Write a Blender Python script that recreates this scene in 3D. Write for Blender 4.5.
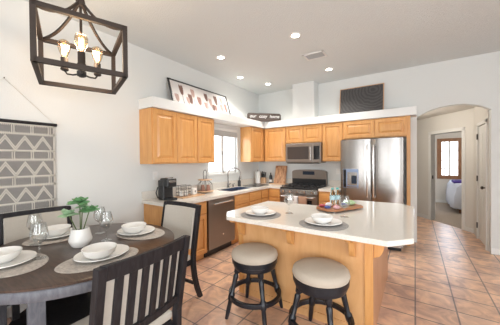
import bpy, bmesh, math, random
from math import sin, cos, pi, radians, sqrt, atan2
from mathutils import Vector, Matrix
random.seed(7)
for o in list(bpy.data.objects): bpy.data.objects.remove(o)
SC = bpy.context.scene
COL = SC.collection

# ------------------------------------------------------------------ camera
F_PX, YAW, PIT, ROL, H = 244.55, radians(33.99), radians(-0.66), radians(-0.517), 1.475
_F = Vector((-sin(YAW)*cos(PIT), cos(YAW)*cos(PIT), sin(PIT)))
_R = Vector((cos(YAW), sin(YAW), 0)); _U = _R.cross(_F)
_R2 = _R*cos(ROL) + _U*sin(ROL); _U2 = -_R*sin(ROL) + _U*cos(ROL)
cam = bpy.data.cameras.new('camera'); cam.sensor_width = 36; cam.lens = 36*F_PX/500
cam.clip_start = 0.05
camo = bpy.data.objects.new('camera', cam); COL.objects.link(camo)
m = Matrix((_R2, _U2, -_F)).transposed().to_4x4(); m.translation = Vector((0, 0, H))
camo.matrix_world = m
SC.camera = camo

# ------------------------------------------------------------------ world, exposure
SC.view_settings.view_transform = 'Standard'; SC.view_settings.look = 'None'
SC.view_settings.gamma = 1; SC.view_settings.use_curve_mapping = False
SC.view_settings.exposure = 0.15
w = bpy.data.worlds.new('world'); SC.world = w; w.use_nodes = True
w.node_tree.nodes['Background'].inputs[0].default_value = (0.92, 0.96, 1.0, 1)
w.node_tree.nodes['Background'].inputs[1].default_value = 3.2

# ------------------------------------------------------------------ area lights (daylight at the windows)
def area(name, loc, direction, sx, sy, power, color=(1, 1, 1)):
    l = bpy.data.lights.new(name, 'AREA'); l.shape = 'RECTANGLE'; l.size = sx; l.size_y = sy
    l.energy = power; l.color = color
    o = bpy.data.objects.new(name, l); COL.objects.link(o); o.location = loc
    o.rotation_euler = Vector(direction).to_track_quat('-Z', 'Y').to_euler()
    return o
DAY = (0.96, 0.98, 1.0)
area('daylight_rear_window', (-1.4, -3.30, 1.3), (0, 1, 0.0), 0.6, 2.2, 30, DAY)
area('daylight_rear_window', (1.0, -3.30, 1.3), (0, 1, 0.0), 2.5, 2.2, 85, DAY)
area('added_side_daylight', (3.50, -0.2, 1.6), (-1, 0, 0.0), 2.8, 1.7, 100, DAY)  # unseen side window, added to light the room
area('daylight_bedroom_window', (0.93, 10.6, 1.5), (0, -1, 0), 0.7, 1.2, 32, (0.72, 0.84, 1.0))
area('daylight_kitchen_window', (-3.75, 3.75, 1.75), (1, 0, -0.12), 1.3, 1.0, 20, DAY)

# ------------------------------------------------------------------ materials
def nt(name):
    mt = bpy.data.materials.new(name); mt.use_nodes = True
    n = mt.node_tree; b = n.nodes['Principled BSDF']
    return mt, n, b
def plain(name, col, rough=0.5, metal=0.0, bump=0.0, bscale=50, var=0.0, vscale=6, **kw):
    mt, n, b = nt(name)
    b.inputs['Base Color'].default_value = (*col, 1); b.inputs['Roughness'].default_value = rough
    b.inputs['Metallic'].default_value = metal
    tc = n.nodes.new('ShaderNodeTexCoord')
    if var:
        no = n.nodes.new('ShaderNodeTexNoise'); no.inputs['Scale'].default_value = vscale; no.inputs['Detail'].default_value = 4
        n.links.new(tc.outputs['Object'], no.inputs['Vector'])
        mx = n.nodes.new('ShaderNodeMixRGB'); mx.inputs[1].default_value = (*[c*(1-var) for c in col], 1)
        mx.inputs[2].default_value = (*[min(1, c*(1+var)) for c in col], 1)
        n.links.new(no.outputs['Fac'], mx.inputs[0]); n.links.new(mx.outputs[0], b.inputs['Base Color'])
    if bump:
        no = n.nodes.new('ShaderNodeTexNoise'); no.inputs['Scale'].default_value = bscale; no.inputs['Detail'].default_value = 3
        n.links.new(tc.outputs['Object'], no.inputs['Vector'])
        bp = n.nodes.new('ShaderNodeBump'); bp.inputs['Strength'].default_value = bump; bp.inputs['Distance'].default_value = 0.01
        n.links.new(no.outputs['Fac'], bp.inputs['Height']); n.links.new(bp.outputs[0], b.inputs['Normal'])
    for k, v in kw.items():
        b.inputs[k.replace('_', ' ')].default_value = v
    return mt
def wood(name, dark, light, sc=(14, 14, 1.6), rough=0.4, detail=5, bump=0.05, coat=0.0, contrast=(0.3, 0.7)):
    mt, n, b = nt(name); b.inputs['Roughness'].default_value = rough
    if coat: b.inputs['Coat Weight'].default_value = coat; b.inputs['Coat Roughness'].default_value = 0.12
    tc = n.nodes.new('ShaderNodeTexCoord'); mp = n.nodes.new('ShaderNodeMapping'); mp.inputs['Scale'].default_value = sc
    no = n.nodes.new('ShaderNodeTexNoise'); no.inputs['Scale'].default_value = 2.2; no.inputs['Detail'].default_value = detail
    no.inputs['Roughness'].default_value = 0.62; no.inputs['Distortion'].default_value = 0.6
    n.links.new(tc.outputs['Object'], mp.inputs[0]); n.links.new(mp.outputs[0], no.inputs['Vector'])
    cr = n.nodes.new('ShaderNodeValToRGB'); cr.color_ramp.elements[0].position = contrast[0]; cr.color_ramp.elements[1].position = contrast[1]
    cr.color_ramp.elements[0].color = (*dark, 1); cr.color_ramp.elements[1].color = (*light, 1)
    n.links.new(no.outputs['Fac'], cr.inputs[0]); n.links.new(cr.outputs[0], b.inputs['Base Color'])
    bp = n.nodes.new('ShaderNodeBump'); bp.inputs['Strength'].default_value = bump; bp.inputs['Distance'].default_value = 0.005
    n.links.new(no.outputs['Fac'], bp.inputs['Height']); n.links.new(bp.outputs[0], b.inputs['Normal'])
    return mt
def emit(name, col, s):
    mt, n, b = nt(name); b.inputs['Base Color'].default_value = (*col, 1)
    b.inputs['Emission Color'].default_value = (*col, 1); b.inputs['Emission Strength'].default_value = s
    return mt
M = {}
M['wall'] = plain('wall_paint', (0.69, 0.71, 0.70), 0.85, bump=0.12, bscale=90)
M['ceiling'] = plain('ceiling_paint', (0.67, 0.705, 0.71), 0.95, bump=0.5, bscale=70)
M['white'] = plain('white_trim_paint', (0.78, 0.79, 0.78), 0.5)
M['hallwall'] = plain('hall_wall_paint', (0.66, 0.63, 0.58), 0.85, bump=0.1, bscale=90)
M['door'] = plain('door_paint', (0.72, 0.71, 0.68), 0.5)
M['maple'] = wood('honey_maple', (0.60, 0.28, 0.085), (0.73, 0.39, 0.14), (9, 9, 1.0), 0.38, coat=0.2)
M['maple_h'] = wood('honey_maple_horizontal', (0.60, 0.28, 0.085), (0.73, 0.39, 0.14), (1.5, 1.5, 12), 0.38, coat=0.2)
M['maple_pale'] = wood('pale_maple', (0.66, 0.35, 0.14), (0.76, 0.45, 0.21), (5, 5, 1.0), 0.42, coat=0.15)
M['duct_shade'] = plain('duct_shade_dark', (0.03, 0.028, 0.026), 0.7)
M['steel'] = plain('brushed_steel', (0.33, 0.315, 0.30), 0.25, 1.0, var=0.06, vscale=3)
M['slate'] = plain('slate_metal', (0.27, 0.24, 0.215), 0.32, 0.85, var=0.05, vscale=3)
M['steel_bright'] = plain('polished_steel', (0.75, 0.75, 0.75), 0.18, 1.0)
M['sink'] = plain('sink_steel', (0.22, 0.27, 0.38), 0.35, 0.9)
M['black'] = plain('black_plastic', (0.015, 0.016, 0.018), 0.3)
M['blackglass'] = plain('black_glass', (0.012, 0.012, 0.014), 0.06)
M['iron'] = plain('cast_iron', (0.02, 0.02, 0.022), 0.5, bump=0.1, bscale=150)
M['fabric'] = plain('cream_upholstery', (0.50, 0.465, 0.41), 0.95, bump=0.3, bscale=350, var=0.06, vscale=60)
M['seat_fabric'] = plain('beige_stool_fabric', (0.50, 0.44, 0.365), 0.95, bump=0.3, bscale=350, var=0.05, vscale=60)
M['char'] = wood('charcoal_wood', (0.008, 0.007, 0.009), (0.028, 0.026, 0.030), (22, 22, 2), 0.5, bump=0.15)
M['char'].node_tree.nodes['Principled BSDF'].inputs['Specular IOR Level'].default_value = 0.3
M['char_grey'] = wood('grey_washed_wood', (0.085, 0.09, 0.11), (0.17, 0.175, 0.20), (16, 16, 5), 0.5, bump=0.15)
M['navy'] = wood('blue_black_wood', (0.005, 0.007, 0.012), (0.012, 0.015, 0.022), (10, 10, 2), 0.32, bump=0.05)
M['tabletop'] = wood('dark_walnut_tabletop', (0.030, 0.017, 0.012), (0.085, 0.050, 0.035), (3.0, 22, 3), 0.28, bump=0.05, coat=0.2)
M['bronze'] = plain('dark_bronze_wood', (0.035, 0.024, 0.018), 0.65, 0.0, var=0.25, vscale=25)
M['ceramic'] = plain('white_ceramic', (0.82, 0.81, 0.78), 0.25)
M['mat'] = plain('woven_grey_mat', (0.47, 0.43, 0.39), 0.9, bump=0.9, bscale=70, var=0.5, vscale=55)
M['towel'] = plain('white_towel', (0.78, 0.77, 0.78), 0.95, bump=0.3, bscale=150)
M['paper'] = plain('paper_towel', (0.84, 0.84, 0.82), 0.9, bump=0.2, bscale=120)
M['board'] = wood('acacia_board', (0.22, 0.09, 0.04), (0.58, 0.34, 0.18), (16, 16, 1.0), 0.4, contrast=(0.35, 0.65))
M['lightwood'] = wood('light_wood', (0.50, 0.30, 0.17), (0.64, 0.42, 0.26), (6, 6, 2), 0.5)
M['traywood'] = wood('reddish_tray_wood', (0.30, 0.12, 0.055), (0.46, 0.21, 0.10), (4, 20, 4), 0.4)
M['leaf'] = plain('green_leaf', (0.13, 0.30, 0.13), 0.5, var=0.35, vscale=30)
M['leaf_pale'] = plain('pale_green_leaf', (0.30, 0.46, 0.28), 0.5, var=0.3, vscale=30)
M['stem'] = plain('plant_stem', (0.10, 0.15, 0.05), 0.6)
M['soil'] = plain('soil', (0.06, 0.04, 0.03), 0.9, bump=0.6, bscale=80)
M['cord'] = plain('cream_cord', (0.66, 0.63, 0.57), 0.95, bump=0.8, bscale=160)
M['greyweave'] = plain('grey_weave', (0.27, 0.26, 0.25), 0.95, bump=0.8, bscale=220, var=0.3, vscale=120)
M['carpet'] = plain('beige_carpet', (0.40, 0.33, 0.27), 1.0, bump=0.6, bscale=200, var=0.12, vscale=30)
M['brownwood'] = wood('brown_window_wood', (0.20, 0.09, 0.04), (0.34, 0.17, 0.08), (10, 10, 2), 0.5)
M['duvet'] = plain('white_duvet', (0.68, 0.71, 0.80), 0.9, bump=0.4, bscale=12)
M['purple'] = plain('purple_throw', (0.06, 0.035, 0.22), 0.9, bump=0.4, bscale=30)
M['printpaper'] = plain('art_paper', (0.70, 0.67, 0.65), 0.6)
M['petal_pink'] = plain('dusty_pink_print', (0.33, 0.18, 0.15), 0.7, var=0.35, vscale=40)
M['petal_brown'] = plain('brown_print', (0.17, 0.09, 0.07), 0.7, var=0.35, vscale=40)
M['petal_pale'] = plain('pale_pink_print', (0.45, 0.31, 0.27), 0.7, var=0.25, vscale=40)
M['stem_print'] = plain('grey_green_print', (0.22, 0.23, 0.24), 0.7)
M['signwood'] = wood('brown_sign_wood', (0.035, 0.024, 0.020), (0.09, 0.065, 0.055), (3, 3, 25), 0.7)
M['lamp_on'] = emit('recessed_light_on', (1.0, 0.93, 0.82), 14)
M['bulb_on'] = emit('warm_filament_bulb', (1.0, 0.66, 0.36), 5.5)
M['filament'] = emit('glowing_filament', (1.0, 0.74, 0.46), 11)
M['display'] = plain('dark_display', (0.02, 0.03, 0.05), 0.1)
M['disp_blue'] = plain('blue_grey_dispenser', (0.26, 0.33, 0.47), 0.25, 0.4)
M['label_teal'] = plain('teal_bottle_label', (0.45, 0.66, 0.72), 0.4, var=0.4, vscale=60)
M['pack_red'] = plain('red_snack_packet', (0.50, 0.08, 0.10), 0.35, var=0.5, vscale=60)
M['pack_blue'] = plain('blue_snack_packet', (0.07, 0.11, 0.32), 0.35, var=0.5, vscale=60)
M['pack_green'] = plain('green_snack_packet', (0.42, 0.58, 0.33), 0.35, var=0.3, vscale=60)
M['pack_white'] = plain('white_snack_packet', (0.72, 0.70, 0.72), 0.35, var=0.1, vscale=60)
M['outside'] = plain('pale_stucco', (0.8, 0.8, 0.78), 0.9)
M['hinge'] = plain('dark_hinge', (0.06, 0.05, 0.045), 0.4, 0.7)
M['rust_jar'] = plain('copper_brown_jar', (0.34, 0.17, 0.12), 0.35)

def quartz():
    mt, n, b = nt('cream_quartz'); b.inputs['Roughness'].default_value = 0.06
    tc = n.nodes.new('ShaderNodeTexCoord')
    v = n.nodes.new('ShaderNodeTexNoise'); v.inputs['Scale'].default_value = 160; v.inputs['Detail'].default_value = 2
    n.links.new(tc.outputs['Object'], v.inputs['Vector'])
    cr = n.nodes.new('ShaderNodeValToRGB'); e = cr.color_ramp.elements
    e[0].position = 0.3; e[0].color = (0.68, 0.64, 0.58, 1); e[1].position = 0.6; e[1].color = (0.80, 0.77, 0.71, 1)
    n.links.new(v.outputs['Fac'], cr.inputs[0]); n.links.new(cr.outputs[0], b.inputs['Base Color'])
    return mt
M['quartz'] = quartz()
def glass(name, col=(1, 1, 1), rough=0.0):
    mt, n, b = nt(name); b.inputs['Base Color'].default_value = (*col, 1); b.inputs['Roughness'].default_value = rough
    b.inputs['Transmission Weight'].default_value = 1.0; b.inputs['IOR'].default_value = 1.45
    return mt
def pane():
    mt = bpy.data.materials.new('window_pane_glass'); mt.use_nodes = True; n = mt.node_tree; n.nodes.clear()
    o = n.nodes.new('ShaderNodeOutputMaterial'); t = n.nodes.new('ShaderNodeBsdfTransparent'); g = n.nodes.new('ShaderNodeBsdfGlossy'); g.inputs['Roughness'].default_value = 0.02
    x = n.nodes.new('ShaderNodeMixShader'); x.inputs[0].default_value = 0.05
    n.links.new(t.outputs[0], x.inputs[1]); n.links.new(g.outputs[0], x.inputs[2]); n.links.new(x.outputs[0], o.inputs[0])
    return mt
M['pane'] = pane()
def thin_glass(name, tint, lo, hi, em=None):
    mt = bpy.data.materials.new(name); mt.use_nodes = True; n = mt.node_tree; n.nodes.clear()
    o = n.nodes.new('ShaderNodeOutputMaterial'); t = n.nodes.new('ShaderNodeBsdfTransparent'); t.inputs[0].default_value = (*tint, 1)
    g = n.nodes.new('ShaderNodeBsdfGlossy'); g.inputs['Roughness'].default_value = 0.03
    lw = n.nodes.new('ShaderNodeLayerWeight'); lw.inputs[0].default_value = 0.35
    mr = n.nodes.new('ShaderNodeMapRange'); mr.inputs[3].default_value = lo; mr.inputs[4].default_value = hi
    x = n.nodes.new('ShaderNodeMixShader'); n.links.new(lw.outputs['Facing'], mr.inputs[0]); n.links.new(mr.outputs[0], x.inputs[0])
    n.links.new(t.outputs[0], x.inputs[1]); n.links.new(g.outputs[0], x.inputs[2]); n.links.new(x.outputs[0], o.inputs[0])
    return mt
M['glass'] = thin_glass('clear_glass', (0.96, 0.97, 0.97), 0.05, 0.65); M['bottle'] = glass('clear_bottle', (0.85, 0.97, 0.95))
M['bulb_glass'] = thin_glass('warm_bulb_glass', (1.0, 0.93, 0.82), 0.06, 0.6)
def tiles():
    mt, n, b = nt('terracotta_floor_tile'); b.inputs['Roughness'].default_value = 0.33
    tc = n.nodes.new('ShaderNodeTexCoord'); mp = n.nodes.new('ShaderNodeMapping')
    mp.inputs['Location'].default_value = (-0.0018+0.1+3.3*5, -3.33+2.275+0.30*60, 0)
    n.links.new(tc.outputs['Object'], mp.inputs[0])
    br = n.nodes.new('ShaderNodeTexBrick'); br.offset = 0; br.squash = 1
    br.inputs['Scale'].default_value = 1; br.inputs['Brick Width'].default_value = 0.33; br.inputs['Row Height'].default_value = 0.30
    br.inputs['Mortar Size'].default_value = 0.007; br.inputs['Mortar Smooth'].default_value = 0.1; br.inputs['Bias'].default_value = 0
    br.inputs['Color1'].default_value = (0.71, 0.475, 0.33, 1); br.inputs['Color2'].default_value = (0.79, 0.55, 0.395, 1)
    br.inputs['Mortar'].default_value = (0.27, 0.215, 0.19, 1)
    n.links.new(mp.outputs[0], br.inputs['Vector'])
    no = n.nodes.new('ShaderNodeTexNoise'); no.inputs['Scale'].default_value = 5.5; no.inputs['Detail'].default_value = 6; no.inputs['Distortion'].default_value = 1.2
    n.links.new(tc.outputs['Object'], no.inputs['Vector'])
    cr = n.nodes.new('ShaderNodeValToRGB'); e = cr.color_ramp.elements
    e[0].position = 0.35; e[0].color = (0.62, 0.55, 0.62, 1); e[1].position = 0.65; e[1].color = (1.15, 1.08, 1.0, 1)
    n.links.new(no.outputs['Fac'], cr.inputs[0])
    mx = n.nodes.new('ShaderNodeMixRGB'); mx.blend_type = 'MULTIPLY'; mx.inputs[0].default_value = 0.8
    n.links.new(br.outputs['Color'], mx.inputs[1]); n.links.new(cr.outputs[0], mx.inputs[2])
    n.links.new(mx.outputs[0], b.inputs['Base Color'])
    bp = n.nodes.new('ShaderNodeBump'); bp.inputs['Strength'].default_value = 0.35; bp.inputs['Distance'].default_value = 0.004; bp.invert = True
    n.links.new(br.outputs['Fac'], bp.inputs['Height'])
    bp2 = n.nodes.new('ShaderNodeBump'); bp2.inputs['Strength'].default_value = 0.25; bp2.inputs['Distance'].default_value = 0.01
    n.links.new(no.outputs['Fac'], bp2.inputs['Height']); n.links.new(bp.outputs[0], bp2.inputs['Normal'])
    n.links.new(bp2.outputs[0], b.inputs['Normal'])
    return mt
M['tile'] = tiles()
def slateart():
    mt, n, b = nt('dark_patterned_panel'); b.inputs['Roughness'].default_value = 0.6
    tc = n.nodes.new('ShaderNodeTexCoord')
    wv = n.nodes.new('ShaderNodeTexWave'); wv.wave_type = 'RINGS'; wv.rings_direction = 'SPHERICAL'
    wv.inputs['Scale'].default_value = 6; wv.inputs['Distortion'].default_value = 5; wv.inputs['Detail'].default_value = 2; wv.inputs['Detail Scale'].default_value = 1.5
    mp = n.nodes.new('ShaderNodeMapping'); mp.inputs['Location'].default_value = (-0.2, 0, -0.45)
    n.links.new(tc.outputs['Object'], mp.inputs[0]); n.links.new(mp.outputs[0], wv.inputs['Vector'])
    cr = n.nodes.new('ShaderNodeValToRGB'); e = cr.color_ramp.elements
    e[0].position = 0.1; e[0].color = (0.050, 0.048, 0.050, 1); e[1].position = 0.9; e[1].color = (0.085, 0.082, 0.082, 1)
    n.links.new(wv.outputs['Color'], cr.inputs[0]); n.links.new(cr.outputs[0], b.inputs['Base Color'])
    return mt
M['slateart'] = slateart()

# ------------------------------------------------------------------ mesh helpers
WL = {}
class MB:
    def __init__(s): s.bm = bmesh.new()
    def mark(s): return len(s.bm.verts)
    def box(s, x0, x1, y0, y1, z0, z1):
        v = [s.bm.verts.new((x, y, z)) for z in (z0, z1) for y in (y0, y1) for x in (x0, x1)]
        for f in ((0, 2, 3, 1), (4, 5, 7, 6), (0, 1, 5, 4), (2, 6, 7, 3), (1, 3, 7, 5), (0, 4, 6, 2)):
            s.bm.faces.new([v[i] for i in f])
        return s
    def lathe(s, prof, c=(0, 0, 0), n=32, sx=1, sy=1, closed=False, rot=0):
        rings = []
        for r, z in prof:
            if r < 1e-5: rings.append([s.bm.verts.new((c[0], c[1], c[2]+z))])
            else: rings.append([s.bm.verts.new((c[0]+r*sx*cos(2*pi*i/n+rot), c[1]+r*sy*sin(2*pi*i/n+rot), c[2]+z)) for i in range(n)])
        pairs = list(zip(rings[:-1], rings[1:]))
        if closed: pairs.append((rings[-1], rings[0]))
        for a, b in pairs:
            if len(a) == 1 and len(b) == 1: continue
            for i in range(n):
                j = (i+1) % n
                if len(a) == 1: s.bm.faces.new((a[0], b[i], b[j]))
                elif len(b) == 1: s.bm.faces.new((a[i], a[j], b[0]))
                else: s.bm.faces.new((a[i], a[j], b[j], b[i]))
        if not closed:
            for e in (rings[0], rings[-1]):
                if len(e) > 2: s.bm.faces.new(e)
        return s
    def prism(s, pts, t0, t1, axis='z'):
        def P(p, t):
            return {'z': (p[0], p[1], t), 'y': (p[0], t, p[1]), 'x': (t, p[0], p[1])}[axis]
        a = [s.bm.verts.new(P(p, t0)) for p in pts]; b = [s.bm.verts.new(P(p, t1)) for p in pts]
        f1 = s.bm.faces.new(a); f2 = s.bm.faces.new(b)
        for i in range(len(pts)):
            j = (i+1) % len(pts); s.bm.faces.new((a[i], a[j], b[j], b[i]))
        f1.normal_update(); f2.normal_update(); bmesh.ops.triangulate(s.bm, faces=[f1, f2])
        return s
    def tube(s, pts, r, n=10, closed=False, flat=None):
        pts = [Vector(p) for p in pts]; N = len(pts)
        rr = r if isinstance(r, (list, tuple)) else [r]*N
        rings = []; prev = None
        for i, p in enumerate(pts):
            if closed: d = pts[(i+1) % N]-pts[i-1]
            else: d = pts[min(i+1, N-1)]-pts[max(i-1, 0)]
            d.normalize()
            if prev is None:
                up = Vector((0, 0, 1)) if abs(d.z) < 0.9 else Vector((1, 0, 0))
                x = d.cross(up).normalized()
            else: x = (prev - d*prev.dot(d)).normalized()
            y = d.cross(x); prev = x
            rings.append([s.bm.verts.new(p+(x*cos(2*pi*k/n+pi/n)+y*sin(2*pi*k/n+pi/n))*rr[i]) for k in range(n)])
        seq = list(zip(rings[:-1], rings[1:]))
        if closed: seq.append((rings[-1], rings[0]))
        for a, b in seq:
            for k in range(n):
                j = (k+1) % n; s.bm.faces.new((a[k], a[j], b[j], b[k]))
        if not closed: s.bm.faces.new(rings[0]); s.bm.faces.new(rings[-1])
        return s
    def bar(s, a, b, wdt, hgt):
        a, b = Vector(a), Vector(b); d = (b-a).normalized()
        up = Vector((0, 0, 1)) if abs(d.z) < 0.95 else Vector((0, 1, 0))
        x = d.cross(up).normalized()*wdt/2; y = x.cross(d).normalized()*hgt/2
        v = [s.bm.verts.new(p+i*x+j*y) for p in (a, b) for i, j in ((-1, -1), (1, -1), (1, 1), (-1, 1))]
        for f in ((0, 1, 2, 3), (7, 6, 5, 4), (0, 4, 5, 1), (1, 5, 6, 2), (2, 6, 7, 3), (3, 7, 4, 0)): s.bm.faces.new([v[i] for i in f])
        return s
    def xf(s, fn, start=0):
        s.bm.verts.ensure_lookup_table()
        for v in list(s.bm.verts)[start:]: v.co = Vector(fn(v.co))
        return s
    def build(s, name, mat, parent=None, bevel=0, smooth=False, subsurf=0, seg=2):
        bmesh.ops.recalc_face_normals(s.bm, faces=s.bm.faces[:])
        me = bpy.data.meshes.new(name)
        if parent is None:
            xs = [v.co for v in s.bm.verts]
            off = Vector(((min(c.x for c in xs)+max(c.x for c in xs))/2, (min(c.y for c in xs)+max(c.y for c in xs))/2, min(c.z for c in xs)))
        else: off = WL[parent.name]
        for v in s.bm.verts: v.co -= off
        s.bm.to_mesh(me); s.bm.free()
        o = bpy.data.objects.new(name, me); COL.objects.link(o)
        me.materials.append(mat)
        if parent is None: o.location = off
        else: o.parent = parent
        WL[o.name] = off.copy()
        if smooth:
            for p in me.polygons: p.use_smooth = True
            try: me.set_sharp_from_angle(angle=radians(40))
            except Exception: pass
        if bevel:
            b = o.modifiers.new('bevel', 'BEVEL'); b.width = bevel; b.segments = seg; b.limit_method = 'ANGLE'; b.angle_limit = radians(40)
        if subsurf:
            b = o.modifiers.new('subsurf', 'SUBSURF'); b.levels = subsurf; b.render_levels = subsurf
        return o
def tag(o, label, cat, group=None):
    o['label'] = label; o['category'] = cat
    if group: o['group'] = group
    return o
def thing(name, label, cat, loc=(0, 0, 0), rz=0, group=None):
    o = bpy.data.objects.new(name, None); COL.objects.link(o); o.empty_display_size = 0.1
    o.location = loc; o.rotation_euler = (0, 0, rz); WL[o.name] = Vector(loc)
    return tag(o, label, cat, group)
def struct(o): o['kind'] = 'structure'; return o
def dup(root, loc, rz, label, group=None):
    r = root.copy(); COL.objects.link(r); r.location = loc; r.rotation_euler = (0, 0, rz); r['label'] = label
    if group: r['group'] = group
    for ch in list(root.children):
        c = ch.copy(); COL.objects.link(c); c.parent = r
        for g in list(ch.children):
            d = g.copy(); COL.objects.link(d); d.parent = c
    return r
def place(root, loc, rz): root.location = loc; root.rotation_euler = (0, 0, rz)

XA, YB, ZC = -3.2, 5.15, 3.07     # left wall, back wall, ceiling
XR, YR = 3.4, -3.2                # right and rear walls of the open-plan room

# ------------------------------------------------------------------ structure
struct(MB().box(XA-0.15, XR+0.15, YR-0.15, 7.9, -0.1, 0).build('floor', M['tile']))
struct(MB().box(XA-0.15, XR+0.15, YR-0.15, YB+0.15, ZC, ZC+0.1).build('ceiling', M['ceiling']))
# left wall with the sink window opening
wy0, wy1, wz0, wz1 = 3.36, 4.26, 1.20, 2.115
b = MB()
b.box(XA-0.15, XA, YR-0.15, wy0, 0, ZC).box(XA-0.15, XA, wy1, YB+0.15, 0, ZC)
b.box(XA-0.15, XA, wy0, wy1, 0, wz0).box(XA-0.15, XA, wy0, wy1, wz1, ZC)
struct(b.build('wall_left', M['wall']))
# back wall with the arch
ax0, ax1 = 0.03, 0.965
arch = [(ax0, 2.19), (0.10, 2.232), (0.213, 2.282), (0.33, 2.315), (0.44, 2.333), (0.54, 2.340), (0.66, 2.333), (0.78, 2.306), (0.88, 2.268), (ax1, 2.21)]
out = [(XA, 0), (ax0, 0)] + arch + [(ax1, 0), (XR, 0), (XR, ZC), (XA, ZC)]
struct(MB().prism(out, YB, YB+0.13, 'y').build('wall_back', M['wall']))
# unseen right wall, window opening added to let daylight in
b = MB()
sw = [(-1.6, 1.2, 0.75, 2.45)]
b.box(XR, XR+0.15, YR-0.15, -1.6, 0, ZC).box(XR, XR+0.15, 1.2, YB+0.15, 0, ZC).box(XR, XR+0.15, -1.6, 1.2, 0, 0.75).box(XR, XR+0.15, -1.6, 1.2, 2.45, ZC)
struct(b.build('wall_right', M['wall']))
# rear wall with three openings
b = MB(); xs = [XA, -1.7, -1.1, -0.25, 2.25, XR]
for i in (0, 2, 4): b.box(xs[i], xs[i+1], YR-0.15, YR, 0, ZC)
for i in (1, 3): b.box(xs[i], xs[i+1], YR-0.15, YR, 2.4, ZC); b.box(xs[i], xs[i+1], YR-0.15, YR, 0, 0.2)
struct(b.build('wall_rear', M['wall']))
for i in (1, 3):
    b = MB(); x0, x1 = xs[i], xs[i+1]
    b.box(x0, x0+0.05, YR-0.1, YR-0.02, 0.2, 2.4).box(x1-0.05, x1, YR-0.1, YR-0.02, 0.2, 2.4)
    b.box(x0, x1, YR-0.1, YR-0.02, 0.2, 0.26).box(x0, x1, YR-0.1, YR-0.02, 2.34, 2.4)
    if i == 3: b.box((x0+x1)/2-0.03, (x0+x1)/2+0.03, YR-0.1, YR-0.02, 0.2, 2.4)
    struct(b.build('window_%d' % (i+4), M['white']))
b = MB(); b.box(XR+0.02, XR+0.1, -1.6, 1.2, 0.75, 0.81).box(XR+0.02, XR+0.1, -1.6, 1.2, 2.39, 2.45)
for y in (-1.6, -0.23, 1.14): b.box(XR+0.02, XR+0.1, y, y+0.06, 0.75, 2.45)
struct(b.build('window_3', M['white']))  # frame of the added side window
# display ledge over the cabinets (runs along both walls)
zl0, zl1 = 2.19, 2.33
b = MB(); b.prism([(XA, 1.97), (-2.87, 1.97), (-2.87, 4.85), (0.028, 4.85), (0.028, YB), (XA, YB)], zl0, zl1)
struct(b.build('trim_1', M['white'], bevel=0.006))
# boxed duct chase rising from the ledge
struct(MB().box(-2.17, -1.70, 4.87, YB, zl1, ZC).build('trim_2', M['wall']))
# baseboards
struct(MB().box(ax1+0.0, XR, YB-0.014, YB, 0, 0.09).build('baseboard_back', M['white'], bevel=0.003))
struct(MB().box(XA, XA+0.014, YR, 1.98, 0, 0.09).build('baseboard_left', M['white'], bevel=0.003))

# sink window
wr = struct(MB().box(XA-0.001, XA+0.012, wy0-0.02, wy1+0.02, wz0-0.02, wz0).build('window_1', M['white']))
b = MB(); xf0, xf1 = XA-0.10, XA-0.05
b.box(xf0, xf1, wy0, wy0+0.045, wz0, wz1).box(xf0, xf1, wy1-0.045, wy1, wz0, wz1).box(xf0, xf1, wy0, wy1, wz0, wz0+0.05).box(xf0, xf1, wy0, wy1, wz1-0.045, wz1)
b.box(xf0+0.0, xf1+0.015, 3.765, 3.81, wz0, wz1).box(xf0, xf1, 3.82, 3.865, wz0, wz1)
b.box(XA-0.15, XA, wy0-0.001, wy1+0.001, wz0-0.001, wz0+0.01)
b.build('window_frame', M['white'], wr, bevel=0.003)
MB().box(xf0+0.02, xf0+0.024, wy0+0.04, wy1-0.04, wz0+0.04, wz1-0.04).build('window_pane', M['pane'], wr)
MB().box(xf1+0.015, xf1+0.03, 3.78, 3.80, 1.58, 1.65).build('window_latch', M['steel'], wr)
t = thing('window_blind', 'raised white window blind at the top of the sink window', 'blind', (XA, 3.81, 1.94))
MB().box(XA-0.045, XA+0.0, wy0+0.01, wy1-0.01, 2.06, 2.113).build('headrail', M['white'], t, bevel=0.003)
b = MB()
for k in range(11): b.box(XA-0.046, XA+0.002, wy0+0.015, wy1-0.015, 1.95+k*0.0098, 1.957+k*0.0098)
b.build('slat_stack', plain('blind_slat', (0.66, 0.67, 0.66), 0.5), t)

# ---------------- hallway and bedroom beyond the arch
hc = Vector((0.95, 6.39)); hd = Vector((-0.604, 0.797)).normalized()
def hp(t, off=0.0):
    nrm = Vector((hd.y, -hd.x))   # towards bedroom side is +nrm*?
    p = hc + hd*t; return (p.x+nrm.x*off, p.y+nrm.y*off)
def hbox(b, t0, t1, o0, o1, z0, z1):
    b.prism([hp(t0, o0), hp(t1, o0), hp(t1, o1), hp(t0, o1)], z0, z1); return b
HZ = 2.44; T0, T1 = 0.245, 1.05
struct(MB().box(-0.62, 2.0, YB+0.13, 7.95, HZ, HZ+0.1).build('ceiling', M['hallwall']))
struct(MB().box(-0.45, -0.35, YB+0.13, 8.2, 0, HZ).build('wall_hall_left', M['hallwall']))
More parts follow.
